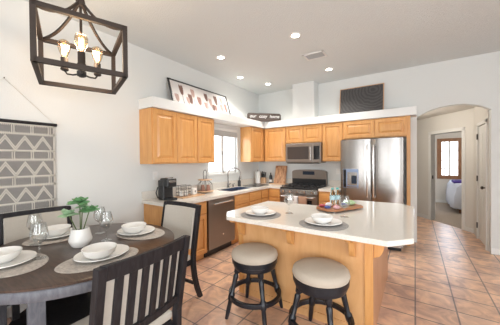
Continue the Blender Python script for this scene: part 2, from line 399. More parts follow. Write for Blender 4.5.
# right hall wall, opening for the closet door
b = MB(); b.box(0.95, 1.05, YB+0.13, 5.30, 0, HZ).box(0.95, 1.05, 6.04, 6.39, 0, HZ).box(0.95, 1.05, 5.30, 6.04, 2.06, HZ)
struct(b.build('wall_hall_right', M['hallwall']))
b = MB(); hbox(b, -0.02, T0, 0, 0.1, 0, HZ); hbox(b, T1, 2.3, 0, 0.1, 0, HZ); hbox(b, T0, T1, 0, 0.1, 2.03, HZ)
struct(b.build('wall_hall_end', M['hallwall']))
b = MB()
for s_ in (-0.012,):
    hbox(b, T0-0.07, T0, s_, 0.112, 0, 2.10); hbox(b, T1, T1+0.07, s_, 0.112, 0, 2.10); hbox(b, T0-0.07, T1+0.07, s_, 0.112, 2.03, 2.10)
struct(b.build('trim_3', M['door'], bevel=0.003))
b = MB(); hbox(b, T1-0.004, T1-0.0, 0.03, 0.06, 0.98, 1.06)
struct(b.build('trim_4', M['hinge']))
b = MB(); hbox(b, 0.0, T0-0.07, -0.012, 0, 0, 0.09); hbox(b, T1+0.07, 2.2, -0.012, 0, 0, 0.09)
struct(b.build('baseboard_hall', M['door']))
# closet door in the right hall wall
dr = struct(MB().box(0.962, 1.0, 5.36, 5.98, 0.01, 2.03).build('door_1', M['door'], bevel=0.002))
b = MB().box(0.935, 1.02, 5.30, 5.355, 0, 2.09).box(0.935, 1.02, 5.985, 6.04, 0, 2.09).box(0.935, 1.02, 5.30, 6.04, 2.035, 2.09)
b.build('door_casing', M['door'], dr, bevel=0.003)
b = MB()
for z0, z1 in ((0.2, 0.9), (1.02, 1.9)):
    for y0, y1 in ((5.43, 5.64), (5.70, 5.91)):
        b.box(0.957, 0.965, y0, y1, z0, z1)
b.build('door_panel', M['door'], dr, bevel=0.006)
b = MB().lathe([(0, 0), (0.024, 0), (0.024, 0.006), (0.01, 0.01), (0.01, 0.03), (0.026, 0.04), (0.028, 0.055), (0.018, 0.068), (0, 0.07)], n=20)
b.xf(lambda c: (0.962-c.z, 5.44+c.x, 0.98+c.y)); b.build('door_knob', M['hinge'], dr, smooth=True)
for z in (0.25, 1.1, 1.85):
    MB().box(0.928, 0.945, 5.965, 6.0, z-0.05, z+0.05).build('hinge', M['hinge'], dr)
# bedroom
BY = 10.2
struct(MB().box(-1.0, 4.0, 6.3, BY, 0.0005, 0.004).xf(lambda c: c).build('floor', M['carpet']) )
cf = bpy.data.objects['floor.001']
# carpet follows the angled doorway
bpy.data.objects.remove(cf)
b = MB(); q = [hp(-0.5, 0.03), hp(2.3, 0.03), (-1.0, BY), (4.0, BY), (4.0, 6.3)]
b.prism([hp(-0.05, 0.03), (4.0, 6.0), (4.0, BY), (-1.0, BY), (-1.0, 8.7), hp(2.2, 0.03)], -0.05, 0.006)
struct(b.build('floor', M['carpet']))
struct(MB().prism([hp(-0.05, 0.09), (4.0, 6.0), (4.0, BY), (-1.0, BY), (-1.0, 8.7), hp(2.2, 0.09)], 2.46, 2.55).build('ceiling', M['hallwall']))
bx0, bx1, bz0, bz1 = 0.66, 1.21, 0.86, 2.04
b = MB().box(-1.0, bx0, BY, BY+0.12, 0, 2.46).box(bx1, 4.0, BY, BY+0.12, 0, 2.46).box(bx0, bx1, BY, BY+0.12, 0, bz0).box(bx0, bx1, BY, BY+0.12, bz1, 2.46)
struct(b.build('wall_bedroom', M['hallwall']))
struct(MB().box(4.0, 4.1, 5.9, BY+0.1, 0, 2.46).build('wall_bedroom_side', M['hallwall']))
struct(MB().box(1.07, 4.1, 5.8, 6.0, 0, 2.46).build('wall_bedroom_front', M['hallwall']))
struct(MB().box(-1.1, -1.0, 8.6, BY+0.1, 0, 2.46).build('wall_bedroom_left', M['hallwall']))
struct(MB().box(-1.0, 4.0, BY-0.014, BY, 0.006, 0.10).build('baseboard_bedroom', M['door']))
wr = struct(MB().box(bx0-0.05, bx1+0.05, BY-0.03, BY, bz1-0.04, bz1+0.07).box(bx0-0.05, bx1+0.05, BY-0.03, BY, bz0-0.07, bz0+0.05).box(bx0-0.05, bx0+0.07, BY-0.03, BY, bz0+0.05, bz1-0.04).box(bx1-0.07, bx1+0.05, BY-0.03, BY, bz0+0.05, bz1-0.04).build('window_2', M['brownwood'], bevel=0.004))
b = MB().box((bx0+bx1)/2-0.025, (bx0+bx1)/2+0.025, BY+0.04, BY+0.08, bz0, bz1)
for z in (1.12, 1.40, 1.70): b.box(bx0, bx1, BY+0.045, BY+0.07, z-0.012, z+0.012)
for x in (0.80, 1.07): b.box(x-0.009, x+0.009, BY+0.045, BY+0.07, bz0, bz1)
b.build('muntin', M['white'], wr)
MB().box(bx0, bx1, BY+0.055, BY+0.059, bz0, bz1).build('window_pane', M['pane'], wr)
t = thing('bed', 'bed under a white duvet seen through the bedroom doorway', 'bed', (1.9, 8.9, 0.006))
MB().box(0.93, 2.9, 8.4, 9.9, 0.10, 0.40).build('bed_base', M['brownwood'], t)
for x in (1.0, 2.8):
    for y in (8.5, 9.8): MB().box(x-0.03, x+0.03, y-0.03, y+0.03, 0.006, 0.10).build('leg', M['brownwood'], t)
MB().box(0.92, 2.9, 8.38, 9.9, 0.40, 0.66).build('mattress', M['towel'], t, bevel=0.04)
b = MB(); N = 16
def dv(u, v):  # draped duvet surface
    x = 0.86+u*2.1; y = 8.32+v*1.6
    e = min((x-0.86), (y-8.32)); zz = 0.74 if e > 0.10 else 0.14+0.60*sqrt(max(0, 1-(1-e/0.10)**2))
    return (x-0.03*sin(y*14)*(e < 0.12), y, zz+0.02*sin(7*x)*sin(9*y))
g = [[b.bm.verts.new(dv((i/(N*1.0))**1.8, (j/(N*1.0))**1.8)) for j in range(N+1)] for i in range(N+1)]
for i in range(N):
    for j in range(N): b.bm.faces.new((g[i][j], g[i+1][j], g[i+1][j+1], g[i][j+1]))
o = b.build('duvet', M['duvet'], t, smooth=True); md = o.modifiers.new('s', 'SOLIDIFY'); md.thickness = 0.04; md.offset = -1
b = MB().box(0.88, 1.5, 8.75, 9.2, 0.765, 0.85)
tag(b.build('throw_blanket', M['purple'], bevel=0.035, seg=4), 'folded purple throw lying on the white bed in the bedroom', 'blanket')

for nm, lb, lx, ly, lz, e in (('added_bedroom_light', 'added round ceiling light, unseen in the bedroom beyond the doorway', 1.6, 8.4, 2.46, 30),):  # lamp added to brighten the bedroom, out of view
    t = thing(nm, lb, 'ceiling light', (lx, ly, lz))
    MB().lathe([(0, 0), (0.12, 0), (0.12, -0.02), (0, -0.02)], (lx, ly, lz-0.0005), 28).build('rim', M['white'], t)
    MB().lathe([(0, -0.02), (0.105, -0.02), (0.08, -0.045), (0, -0.055)], (lx, ly, lz-0.0005), 28).build('diffuser', M['lamp_on'], t, smooth=True)
    l = bpy.data.lights.new('bedroom_fill', 'POINT'); l.energy = e; l.color = (1.0, 0.93, 0.84); l.shadow_soft_size = 0.1
    lo = bpy.data.objects.new('bedroom_fill', l); COL.objects.link(lo); lo.parent = t; lo.location = (0, 0, -0.2)
l = bpy.data.lights.new('hall_fill', 'POINT'); l.energy = 17; l.color = (1.0, 0.94, 0.86); l.shadow_soft_size = 0.15  # fill light added to brighten the hall, no fixture
lo = bpy.data.objects.new('hall_fill', l); COL.objects.link(lo); lo.location = (-0.15, 6.0, 2.2)
# ------------------------------------------------------------------ ceiling fittings
LP = [(-1.27, 2.95, 'recessed ceiling light that looks largest, nearest the camera of the right-hand pair'),
      (-2.49, 2.91, 'recessed ceiling light nearest above the leaning tulip picture'),
      (-2.79, 3.83, 'recessed ceiling light above the sink, left of the one in the corner'),
      (-2.56, 4.50, 'recessed ceiling light nearest the corner above the wooden word sign'),
      (-1.26, 4.40, 'recessed ceiling light between the ceiling vent and the dark patterned panel')]
for x, y, lb in LP:
    t = thing('recessed_light', lb, 'ceiling light', (x, y, ZC), group='recessed ceiling lights')
    MB().lathe([(0.052, -0.002), (0.078, -0.002), (0.078, -0.007), (0.052, -0.012)], (x, y, ZC), closed=True).build('trim_ring', M['white'], t, smooth=True)
    MB().lathe([(0, -0.004), (0.05, -0.004), (0.045, -0.009), (0, -0.009)], (x, y, ZC)).build('lens', M['lamp_on'], t, smooth=True)
    l = bpy.data.lights.new('recessed_glow', 'SPOT'); l.energy = 50; l.color = (1.0, 0.94, 0.86); l.spot_size = radians(125); l.spot_blend = 0.8; l.shadow_soft_size = 0.06
    lo = bpy.data.objects.new('recessed_glow', l); COL.objects.link(lo); lo.parent = t; lo.location = (0, 0, -0.03)
t = thing('ceiling_vent', 'white slotted air vent in the ceiling above the range', 'vent', (-1.27, 3.70, ZC))
b = MB(); x0, x1, y0, y1 = -1.43, -1.11, 3.58, 3.82
b.box(x0, x1, y0, y0+0.03, ZC-0.012, ZC-0.001).box(x0, x1, y1-0.03, y1, ZC-0.012, ZC-0.001).box(x0, x0+0.03, y0, y1, ZC-0.012, ZC-0.001).box(x1-0.03, x1, y0, y1, ZC-0.012, ZC-0.001)
b.build('frame', M['white'], t, bevel=0.003)
MB().box(x0+0.02, x1-0.02, y0+0.02, y1-0.02, ZC-0.003, ZC-0.0012).build('duct_shade_sheet', M['duct_shade'], t)  # dark sheet standing in for the shade inside the duct
b = MB()
for k in range(8):
    yy = y0+0.04+k*0.021; b.prism([(yy, ZC-0.005), (yy+0.007, ZC-0.013), (yy+0.009, ZC-0.012), (yy+0.003, ZC-0.004)], x0+0.03, x1-0.03, 'x')
b.build('louver', plain('vent_louver_grey', (0.36, 0.37, 0.37), 0.6), t)

# ------------------------------------------------------------------ cabinet helpers
def mapA(xf):  # u -> +y, w(out) -> +x
    return lambda c: (xf+c.z, c.x, c.y)
def mapB(yf):  # u -> +x, w(out) -> -y
    return lambda c: (c.x, yf-c.z, c.y)
def panel_door(parent, name, mp, u0, u1, v0, v1, mat, fw=0.055, flat=False):
    g = 0.004; u0 += g; u1 -= g; v0 += g; v1 -= g
    b = MB(); bm = b.bm
    def loop(du, w):
        return [bm.verts.new((x, y, w)) for x, y in ((u0+du, v0+du), (u1-du, v0+du), (u1-du, v1-du), (u0+du, v1-du))]
    if flat: spec = [(0, 0.0), (0, 0.016), (0.006, 0.02)]
    else: spec = [(0, 0.0), (0, 0.016), (0.005, 0.02), (fw, 0.02), (fw+0.005, 0.004), (fw+0.016, 0.004), (fw+0.045, 0.016)]
    L = [loop(*s) for s in spec]
    for a, c in zip(L[:-1], L[1:]):
        for i in range(4): bm.faces.new((a[i], a[(i+1) % 4], c[(i+1) % 4], c[i]))
    bm.faces.new(L[0]); bm.faces.new(L[-1])
    b.xf(mp); return b.build(name, mat, parent)
def upper(label, wall, u0, u1, z0, z1, front, doors, name='wall_cabinet', mat=None):
    mat = mat or M['maple']
    if wall == 'A':
        t = thing(name, label, 'cabinet', (XA, (u0+u1)/2, z0)); mp = mapA(front)
        MB().box(XA+0.002, front, u0, u1, z0, z1).build('body', mat, t, bevel=0.002)
    else:
        t = thing(name, label, 'cabinet', ((u0+u1)/2, YB, z0)); mp = mapB(front)
        MB().box(u0, u1, front, YB-0.002, z0, z1).build('body', mat, t, bevel=0.002)
    for a, c in doors: panel_door(t, 'door', mp, a, c, z0+0.012, z1-0.012, M['maple'])
    return t
ZU0, ZU1 = 1.428, 2.186
UA, UB = -2.92, 4.90
upper('long maple wall cabinet at the left end, beside the bare wall, two doors', 'A', 1.98, 2.80, ZU0, ZU1, UA, [(1.99, 2.39), (2.39, 2.79)])
upper('single-door maple wall cabinet directly left of the sink window', 'A', 2.802, 3.21, ZU0, ZU1, UA, [(2.81, 3.20)])
upper('narrow maple wall cabinet between the sink window and the corner', 'A', 4.37, YB-0.005, ZU0, ZU1, UA, [(4.385, 4.86)])
upper('maple wall cabinet in the corner above the knife block', 'B', UA+0.03, -2.345, ZU0, ZU1, UB, [(-2.86, -2.35)])
upper('short two-door maple cabinet above the microwave', 'B', -2.343, -1.545, 1.82, ZU1, UB, [(-2.335, -1.945), (-1.945, -1.55)])
upper('tall single-door maple wall cabinet between microwave and refrigerator', 'B', -1.543, -1.14, ZU0, ZU1, UB, [(-1.535, -1.145)])
t = upper('maple cabinet with two doors and side panel over the refrigerator', 'B', -1.138, -0.062, 1.845, ZU1, UB-0.01, [(-1.13, -0.60), (-0.60, -0.10)])
MB().box(-0.115, -0.062, UB-0.01, YB-0.002, 0.0, 1.845).build('side_panel', M['maple'], t, bevel=0.002)

# ------------------------------------------------------------------ base cabinets
FA, FB = -2.58, 4.52       # cabinet faces
ZK = 0.874
def base(label, wall, u0, u1, drawers, doors, deep=None):
    if wall == 'A':
        t = thing('base_cabinet', label, 'cabinet', (XA, (u0+u1)/2, 0)); mp = mapA(FA)
        MB().box(XA+0.002, FA, u0, u0+0.018, 0.09, ZK).box(XA+0.002, FA, u1-0.018, u1, 0.09, ZK).box(XA+0.002, FA, u0+0.018, u1-0.018, 0.09, 0.108).box(FA-0.02, FA, u0+0.018, u1-0.018, 0.108, ZK).box(XA+0.002, XA+0.014, u0+0.018, u1-0.018, 0.108, ZK).build('body', M['maple'], t)
        MB().box(XA+0.002, FA-0.07, u0, u1, 0, 0.09).build('toe_kick', M['maple_h'], t)
    else:
        t = thing('base_cabinet', label, 'cabinet', ((u0+u1)/2, YB, 0)); mp = mapB(FB)
        MB().box(u0, u1, FB, YB-0.002, 0.09, ZK).build('body', M['maple'], t, bevel=0.002)
        MB().box(u0, u1, FB+0.07, YB-0.002, 0, 0.09).build('toe_kick', M['maple_h'], t)
    for a, c, v0, v1 in drawers: panel_door(t, 'drawer', mp, a, c, v0, v1, M['maple_h'], flat=True)
    for a, c, v0, v1 in doors: panel_door(t, 'door', mp, a, c, v0, v1, M['maple'])
    return t
D0, D1 = 0.69, 0.855
base('maple base cabinet at the left end of the counter, left of the dishwasher', 'A', 2.03, 2.655, [(2.05, 2.33, D0, D1), (2.35, 2.645, D0, D1)], [(2.05, 2.33, 0.11, D0-0.015), (2.35, 2.645, 0.11, D0-0.015)])
base('maple sink base cabinet between dishwasher and corner, three drawer fronts', 'A', 3.315, FB-0.002, [(3.325, 3.77, D0, D1), (3.78, 4.20, D0, D1), (4.21, 4.49, D0, D1)], [(3.325, 3.77, 0.11, D0-0.015), (3.78, 4.20, 0.11, D0-0.015), (4.21, 4.49, 0.11, D0-0.015)])
base('maple corner base cabinet just left of the range', 'B', FA+0.002, -2.285, [(-2.56, -2.30, D0, D1), (-2.56, -2.30, 0.50, D0-0.01), (-2.56, -2.30, 0.31, 0.49), (-2.56, -2.30, 0.11, 0.30)], [])
base('maple base cabinet between the range and the refrigerator', 'B', -1.50, -1.12, [(-1.49, -1.13, D0, D1), (-1.49, -1.13, 0.50, D0-0.01), (-1.49, -1.13, 0.31, 0.49), (-1.49, -1.13, 0.11, 0.30)], [])
# dishwasher
t = thing('dishwasher', 'slate grey dishwasher under the counter left of the sink', 'dishwasher', (-2.85, 2.985, 0))
MB().box(XA+0.05, FA-0.01, 2.665, 3.305, 0.10, 0.865).build('body', M['slate'], t)
MB().box(XA+0.05, FA-0.05, 2.665, 3.305, 0.0, 0.10).build('toe_kick', M['black'], t)
MB().box(FA-0.01, FA+0.03, 2.668, 3.302, 0.115, 0.868).build('door', M['slate'], t, bevel=0.006)
MB().tube([(FA+0.03, 2.76, 0.80), (FA+0.065, 2.76, 0.80), (FA+0.065, 3.21, 0.80), (FA+0.03, 3.21, 0.80)], 0.013, 8).build('handle', M['steel_bright'], t, smooth=True)
MB().lathe([(0, 0), (0.014, 0), (0.014, 0.002), (0, 0.002)], n=16).xf(lambda c: (FA+0.03+c.z, 3.0+c.x, 0.29+c.y)).build('round_badge', M['steel_bright'], t)
# dark toe strip poking out
# ------------------------------------------------------------------ perimeter counter
b = MB(); CX, CY = -2.545, 4.485; sx0, sx1, sy0, sy1 = -3.06, -2.70, 3.42, 4.10
b.box(XA+0.001, CX, 2.0, sy0, ZK, 0.914).box(XA+0.001, sx0, sy0, sy1, ZK, 0.914).box(sx1, CX, sy0, sy1, ZK, 0.914)
b.box(XA+0.001, CX, sy1, CY, ZK, 0.914).box(XA+0.001, -2.285, CY, YB-0.001, ZK, 0.914)
b.box(XA+0.001, XA+0.018, 2.0, YB-0.001, 0.914, 1.035).box(XA+0.018, -2.285, YB-0.018, YB-0.001, 0.914, 1.035)
tag(b.build('countertop', M['quartz']), 'cream speckled L-shaped countertop along the left wall with sink cut-out', 'countertop')
b = MB().box(-1.50, -1.115, CY, YB-0.001, ZK, 0.914).box(-1.50, -1.115, YB-0.018, YB-0.001, 0.914, 1.035)
tag(b.build('countertop', M['quartz'], bevel=0.003), 'short cream countertop between the range and the refrigerator', 'countertop')
# sink
t = thing('kitchen_sink', 'undermount steel sink below the window', 'sink', (-2.88, 3.76, 0.70))
b = MB(); w_ = 0.008
b.box(sx0, sx1, sy0, sy1, 0.700, 0.708)
b.box(sx0, sx0+w_, sy0, sy1, 0.70, 0.912).box(sx1-w_, sx1, sy0, sy1, 0.70, 0.912).box(sx0, sx1, sy0, sy0+w_, 0.70, 0.912).box(sx0, sx1, sy1-w_, sy1, 0.70, 0.912)
b.build('basin', M['sink'], t)
MB().lathe([(0, 0), (0.04, 0), (0.04, 0.004), (0, 0.004)], (-2.88, 3.76, 0.708)).build('drain', M['steel_bright'], t)
t = thing('faucet', 'tall brushed gooseneck faucet behind the sink', 'faucet', (-3.12, 3.83, 0.914))
b = MB().lathe([(0, 0), (0.03, 0), (0.03, 0.01), (0.022, 0.02), (0.02, 0.1), (0, 0.1)], (-3.12, 3.83, 0.914), 20); b.build('base', M['steel'], t, smooth=True)
pts = [(-3.12, 3.83, 1.01), (-3.12, 3.83, 1.20)] + [(-3.12+0.095-0.095*cos(a), 3.83+(0.08-0.08*cos(a)), 1.20+0.11*sin(a)) for a in [pi*k/10 for k in range(1, 11)]] + [(-2.93, 3.99, 1.13)]
MB().tube(pts, 0.012, 12).build('spout', M['steel'], t, smooth=True)
MB().tube([(-2.93, 3.99, 1.15), (-2.93, 3.99, 1.08)], 0.017, 12).build('spray_head', M['steel'], t, smooth=True)
MB().tube([(-3.12, 3.85, 0.97), (-3.12, 3.92, 1.0)], 0.008, 8).build('lever', M['steel'], t, smooth=True)
t = thing('soap_dispenser', 'short brushed steel soap dispenser right of the faucet', 'soap dispenser', (-3.12, 3.99, 0.914))
MB().lathe([(0, 0), (0.02, 0), (0.018, 0.03), (0.012, 0.04), (0.012, 0.07), (0, 0.07)], (-3.12, 3.99, 0.914), 16).build('base', M['steel'], t, smooth=True)
MB().tube([(-3.12, 3.99, 0.975), (-3.07, 3.99, 0.985)], 0.007, 8).build('nozzle', M['steel'], t, smooth=True)
def bottle(label, loc, h, r, mat, capmat, cat='bottle', name='soap_bottle'):
    t = thing(name, label, cat, loc)
    MB().lathe([(0, 0), (r, 0), (r*1.02, h*0.6), (r*0.9, h*0.72), (r*0.35, h*0.82), (r*0.35, h*0.9), (0, h*0.9)], loc, 20).build('body', mat, t, smooth=True)
    MB().lathe([(0, h*0.88), (r*0.42, h*0.88), (r*0.42, h), (0, h)], loc, 14).build('cap', capmat, t, smooth=True)
    return t
t = bottle('dark soap bottle with pump at the right end of the sink', (-3.09, 4.17, 0.914), 0.17, 0.033, M['black'], M['black'])
MB().tube([(-3.09, 4.17, 1.08), (-3.09, 4.17, 1.11), (-3.05, 4.17, 1.11)], 0.006, 8).build('pump', M['black'], t, smooth=True)
t = bottle('dark oil bottle with white label beside the knife block', (-2.82, 5.05, 0.914), 0.25, 0.036, M['black'], M['black'], name='oil_bottle')
MB().lathe([(0.0375, 0.03), (0.0375, 0.09), (0.038, 0.09), (0.038, 0.03)], (-2.82, 5.05, 0.914), 20, closed=True).build('bottle_label', M['paper'], t)
tag(MB().box(-3.02, -2.68, 4.20, 4.72, 0.9142, 0.926).build('drying_mat', M['black'], bevel=0.004), 'flat dark drying mat on the counter right of the sink', 'drying mat')
# paper towel
t = thing('paper_towel_holder', 'white paper towel roll standing in the corner by the sink', 'paper towel', (-3.04, 4.83, 0.914))
MB().lathe([(0, 0), (0.075, 0), (0.075, 0.012), (0, 0.012)], (-3.04, 4.83, 0.914)).build('base', M['steel'], t)
MB().lathe([(0, 0), (0.055, 0), (0.055, 0.27), (0, 0.27)], (-3.04, 4.83, 0.927), 28).build('paper_roll', M['paper'], t, smooth=True)
MB().lathe([(0, 0.27), (0.008, 0.27), (0.008, 0.31), (0, 0.31)], (-3.04, 4.83, 0.927), 10).build('post', M['steel'], t)
# knife block
kx, ky = -2.985, 4.99
t = thing('knife_block', 'light wood knife block with black handled knives', 'knife block', (kx, ky, 0.914), 0.0)
b = MB().box(kx-0.055, kx+0.055, ky-0.05, ky+0.05, 0.914, 1.05); b.build('block', M['lightwood'], t, bevel=0.006)
for i in range(3):
    for j in range(2):
        x = kx-0.034+i*0.034; y = ky-0.02+j*0.04
        MB().bar((x, y, 1.045), (x-0.01+0.012*i, y+0.01, 1.15+0.05*j-0.012*i), 0.022, 0.016).build('knife_handle', M['black'], t, bevel=0.004)
# cutting board and trivet
t = thing('cutting_board', 'striped dark wood cutting board leaning on the backsplash', 'cutting board', (-2.56, 5.0, 0.914))
MB().box(-2.70, -2.41, 4.975, 4.997, 0.934, 1.33).xf(lambda c: (c.x, c.y+(c.z-0.934)*0.28, c.z)).build('board', M['board'], t, bevel=0.006)
MB().box(-2.74, -2.38, 4.86, 5.06, 0.9142, 0.933).build('base_board', M['lightwood'], t, bevel=0.004)

# coffee maker
cx, cy = -2.90, 2.225
t = thing('coffee_maker', 'black pod coffee maker with silver top on the counter', 'coffee maker', (cx, cy, 0.914))
b = MB().prism([(cx-0.13, cy-0.085), (cx+0.0, cy-0.085), (cx+0.0, cy+0.085), (cx-0.13, cy+0.085)], 0.914, 1.20); b.build('housing', M['black'], t, bevel=0.018, seg=3)
MB().box(cx-0.0, cx+0.11, cy-0.07, cy+0.07, 0.914, 0.945).build('drip_tray', M['black'], t, bevel=0.008)
MB().box(cx-0.09, cx+0.09, cy-0.08, cy+0.08, 1.10, 1.225).build('brew_head', M['black'], t, bevel=0.02, seg=3)
MB().box(cx+0.02, cx+0.098, cy-0.06, cy+0.06, 1.165, 1.20).build('silver_band', M['steel'], t, bevel=0.008)
MB().lathe([(0, 0), (0.055, 0), (0.055, 0.012), (0, 0.012)], (cx+0.02, cy, 1.224), 24).build('lid', M['steel'], t, bevel=0.003)
MB().tube([(cx-0.05, cy-0.10, 0.95), (cx-0.05, cy-0.14, 0.96), (cx-0.05, cy-0.165, 1.03), (cx-0.05, cy-0.14, 1.10), (cx-0.05, cy-0.10, 1.11)], 0.008, 8).build('reservoir_handle', M['black'], t, smooth=True)
# serving board with wire basket and jar
tag(MB().box(-3.02, -2.80, 2.40, 2.86, 0.9142, 0.93).build('serving_board', M['lightwood'], bevel=0.004), 'light wood board on the counter under the wire basket', 'board')
t = thing('wire_basket', 'small dark wire basket of cups beside the coffee maker', 'basket', (-2.95, 2.53, 0.9305))
b = MB()
for z in (0.937, 0.99, 1.04, 1.09):
    b.tube([(-3.0, 2.44, z), (-2.87, 2.44, z), (-2.87, 2.62, z), (-3.0, 2.62, z)], 0.003, 6, closed=True)
for y in (2.44, 2.485, 2.53, 2.575, 2.62):
    for x in (-3.0, -2.87): b.tube([(x, y, 0.935), (x, y, 1.09)], 0.0025, 6)
b.build('wire_cage', M['iron'], t)
for i, y in enumerate((2.485, 2.575)):
    MB().lathe([(0, 0), (0.03, 0), (0.038, 0.07), (0.034, 0.07), (0.028, 0.006), (0, 0.006)], (-2.935, y, 0.9345), 20).build('cup', M['ceramic'], t, smooth=True)
t = thing('sugar_jar', 'small white square jar with dark mark on the board', 'jar', (-2.93, 2.73, 0.9305))
MB().box(-2.965, -2.895, 2.69, 2.77, 0.9305, 1.03).build('body', M['ceramic'], t, bevel=0.01, seg=3)
MB().box(-2.895, -2.893, 2.72, 2.74, 0.965, 0.995).build('dark_mark', M['black'], t)
# two-tier stand
sx, sy = -3.0, 3.06
t = thing('tiered_stand', 'two-tier round wood and wire stand left of the window', 'tiered stand', (sx, sy, 0.914))
MB().lathe([(0, 0.0), (0.04, 0.0), (0.04, 0.02), (0, 0.02)], (sx, sy, 0.9145), 20).build('foot', M['iron'], t)
MB().lathe([(0, 0.02), (0.145, 0.02), (0.145, 0.038), (0, 0.038)], (sx, sy, 0.9145), 36).build('lower_tray', M['lightwood'], t, bevel=0.003)
MB().lathe([(0, 0.215), (0.12, 0.215), (0.12, 0.232), (0, 0.232)], (sx, sy, 0.9145), 36).build('upper_tray', M['lightwood'], t, bevel=0.003)
MB().tube([(sx, sy, 0.95), (sx, sy, 1.21)], 0.005, 8).build('pole', M['iron'], t)
b = MB(); b.tube([(sx, sy-0.035+0.0, 1.147), (sx, sy-0.045, 1.24), (sx, sy-0.03, 1.29), (sx, sy, 1.305), (sx, sy+0.03, 1.29), (sx, sy+0.045, 1.24), (sx, sy+0.035, 1.147)], 0.005, 8); b.build('loop_handle', M['iron'], t, smooth=True)
b = MB()
for k in range(10):
    a = 2*pi*k/10; b.tube([(sx+0.13*cos(a), sy+0.13*sin(a), 0.953), (sx+0.125*cos(a), sy+0.125*sin(a), 1.06), (sx+0.07*cos(a), sy+0.07*sin(a), 1.12)], 0.0028, 6)
b.build('wire_guard', M['iron'], t)
for k, (dx, dy) in enumerate(((0.0, -0.06), (0.02, 0.06), (0.07, 0.0))):
    tag(MB().lathe([(0, 0), (0.032, 0), (0.035, 0.05), (0.028, 0.085), (0.028, 0.10), (0, 0.10)], (sx+dx, sy+dy, 0.953), 18).build('spice_jar', M['rust_jar'] if k != 1 else M['ceramic'], smooth=True),
        ['reddish brown jar on the lower tier of the stand, nearer the coffee maker', 'pale jar on the lower tier of the stand', 'reddish brown jar at the front of the lower tier of the stand'][k], 'jar')
# outlets
t = thing('wall_outlet', 'white double outlet on the wall above the coffee maker', 'outlet', (XA, 2.22, 1.25))
MB().box(XA, XA+0.006, 2.18, 2.26, 1.19, 1.31).build('cover_plate', M['white'], t, bevel=0.003)
for z in (1.225, 1.275): MB().box(XA+0.006, XA+0.009, 2.2, 2.24, z-0.017, z+0.017).build('socket', M['ceramic'], t, bevel=0.004)
t = thing('wall_outlet', 'white outlet on the backsplash wall right of the range', 'outlet', (-1.30, YB, 1.22))
MB().box(-1.34, -1.26, YB-0.006, YB, 1.16, 1.28).build('cover_plate', M['white'], t, bevel=0.003)
for z in (1.195, 1.245): MB().box(-1.32, -1.28, YB-0.009, YB-0.006, z-0.017, z+0.017).build('socket', M['ceramic'], t, bevel=0.004)

# ------------------------------------------------------------------ microwave
t = thing('microwave', 'slate over-the-range microwave below the short cabinet', 'microwave', (-1.92, 4.95, 1.405))
my = 4.80
MB().box(-2.305, -1.548, my+0.02, YB-0.004, 1.40, 1.808).build('body', M['slate'], t, bevel=0.004)
MB().box(-2.300, -1.70, my-0.012, my+0.02, 1.412, 1.80).build('door', M['slate'], t, bevel=0.006)
MB().box(-2.26, -1.79, my-0.015, my-0.0118, 1.475, 1.735).build('door_glass', plain('smoked_glass', (0.05, 0.042, 0.04), 0.12), t)
MB().tube([(-1.745, my-0.012, 1.72), (-1.745, my-0.045, 1.72), (-1.745, my-0.045, 1.46), (-1.745, my-0.012, 1.46)], 0.011, 8).build('handle', M['steel_bright'], t, smooth=True)
MB().box(-1.697, -1.552, my-0.012, my+0.02, 1.412, 1.80).build('control_panel', M['slate'], t, bevel=0.004)
MB().box(-1.685, -1.565, my-0.014, my-0.0118, 1.47, 1.74).build('keypad', M['blackglass'], t)
MB().box(-2.27, -1.58, my-0.005, my+0.10, 1.385, 1.40).build('vent_grille', M['black'], t)

# ------------------------------------------------------------------ gas range
rx0, rx1, ry = -2.275, -1.508, 4.46
t = thing('gas_range', 'slate and black gas range between the maple base cabinets', 'range', ((rx0+rx1)/2, 4.8, 0))
MB().box(rx0, rx1, ry+0.03, YB-0.03, 0.03, 0.885).build('body', M['slate'], t, bevel=0.004)
MB().box(rx0, rx1, ry-0.0, YB-0.10, 0.885, 0.915).build('cooktop', M['black'], t, bevel=0.006)
MB().prism([(ry+0.03, 0.80), (ry-0.012, 0.80), (ry+0.0, 0.885), (ry+0.03, 0.885)], rx0, rx1, 'x').build('control_panel', M['steel'], t, bevel=0.003)
for k in range(5):
    x = rx0+0.09+k*0.1475
    MB().lathe([(0, 0), (0.026, 0), (0.024, 0.03), (0.0, 0.032)], n=18).xf(lambda c: (x+c.x, ry-0.006-c.z, 0.842+c.y)).build('knob', M['steel_bright'], t, smooth=True)
od = MB().box(rx0+0.005, rx1-0.005, ry-0.01, ry+0.03, 0.23, 0.79).build('oven_door', M['slate'], t, bevel=0.006)
MB().box(rx0+0.10, rx1-0.10, ry-0.0125, ry-0.0098, 0.33, 0.69).build('oven_window', M['blackglass'], od)
MB().tube([(rx0+0.05, ry-0.01, 0.745), (rx0+0.05, ry-0.055, 0.745), (rx1-0.05, ry-0.055, 0.745), (rx1-0.05, ry-0.01, 0.745)], 0.013, 10).build('handle', M['steel_bright'], od, smooth=True)
MB().box(rx0+0.005, rx1-0.005, ry-0.005, ry+0.03, 0.05, 0.22).build('storage_drawer', M['slate'], t, bevel=0.006)
for x in (rx0+0.05, rx1-0.05):
    for y in (ry+0.08, YB-0.1): MB().box(x-0.02, x+0.02, y-0.02, y+0.02, 0, 0.03).build('foot', M['black'], t)
for x0 in (rx0+0.02, rx0+0.265, rx0+0.51):
    b = MB(); x1 = x0+0.235; y0, y1 = ry+0.06, YB-0.14; z = 0.945
    for y in (y0, (y0+y1)/2, y1): b.bar((x0, y, z), (x1, y, z), 0.012, 0.014)
    for x in (x0, (x0+x1)/2, x1): b.bar((x, y0, z), (x, y1, z), 0.012, 0.014)
    for x in (x0, x1):
        for y in (y0, y1): b.bar((x, y, 0.915), (x, y, z), 0.012, 0.012)
    b.build('grate', M['iron'], t)
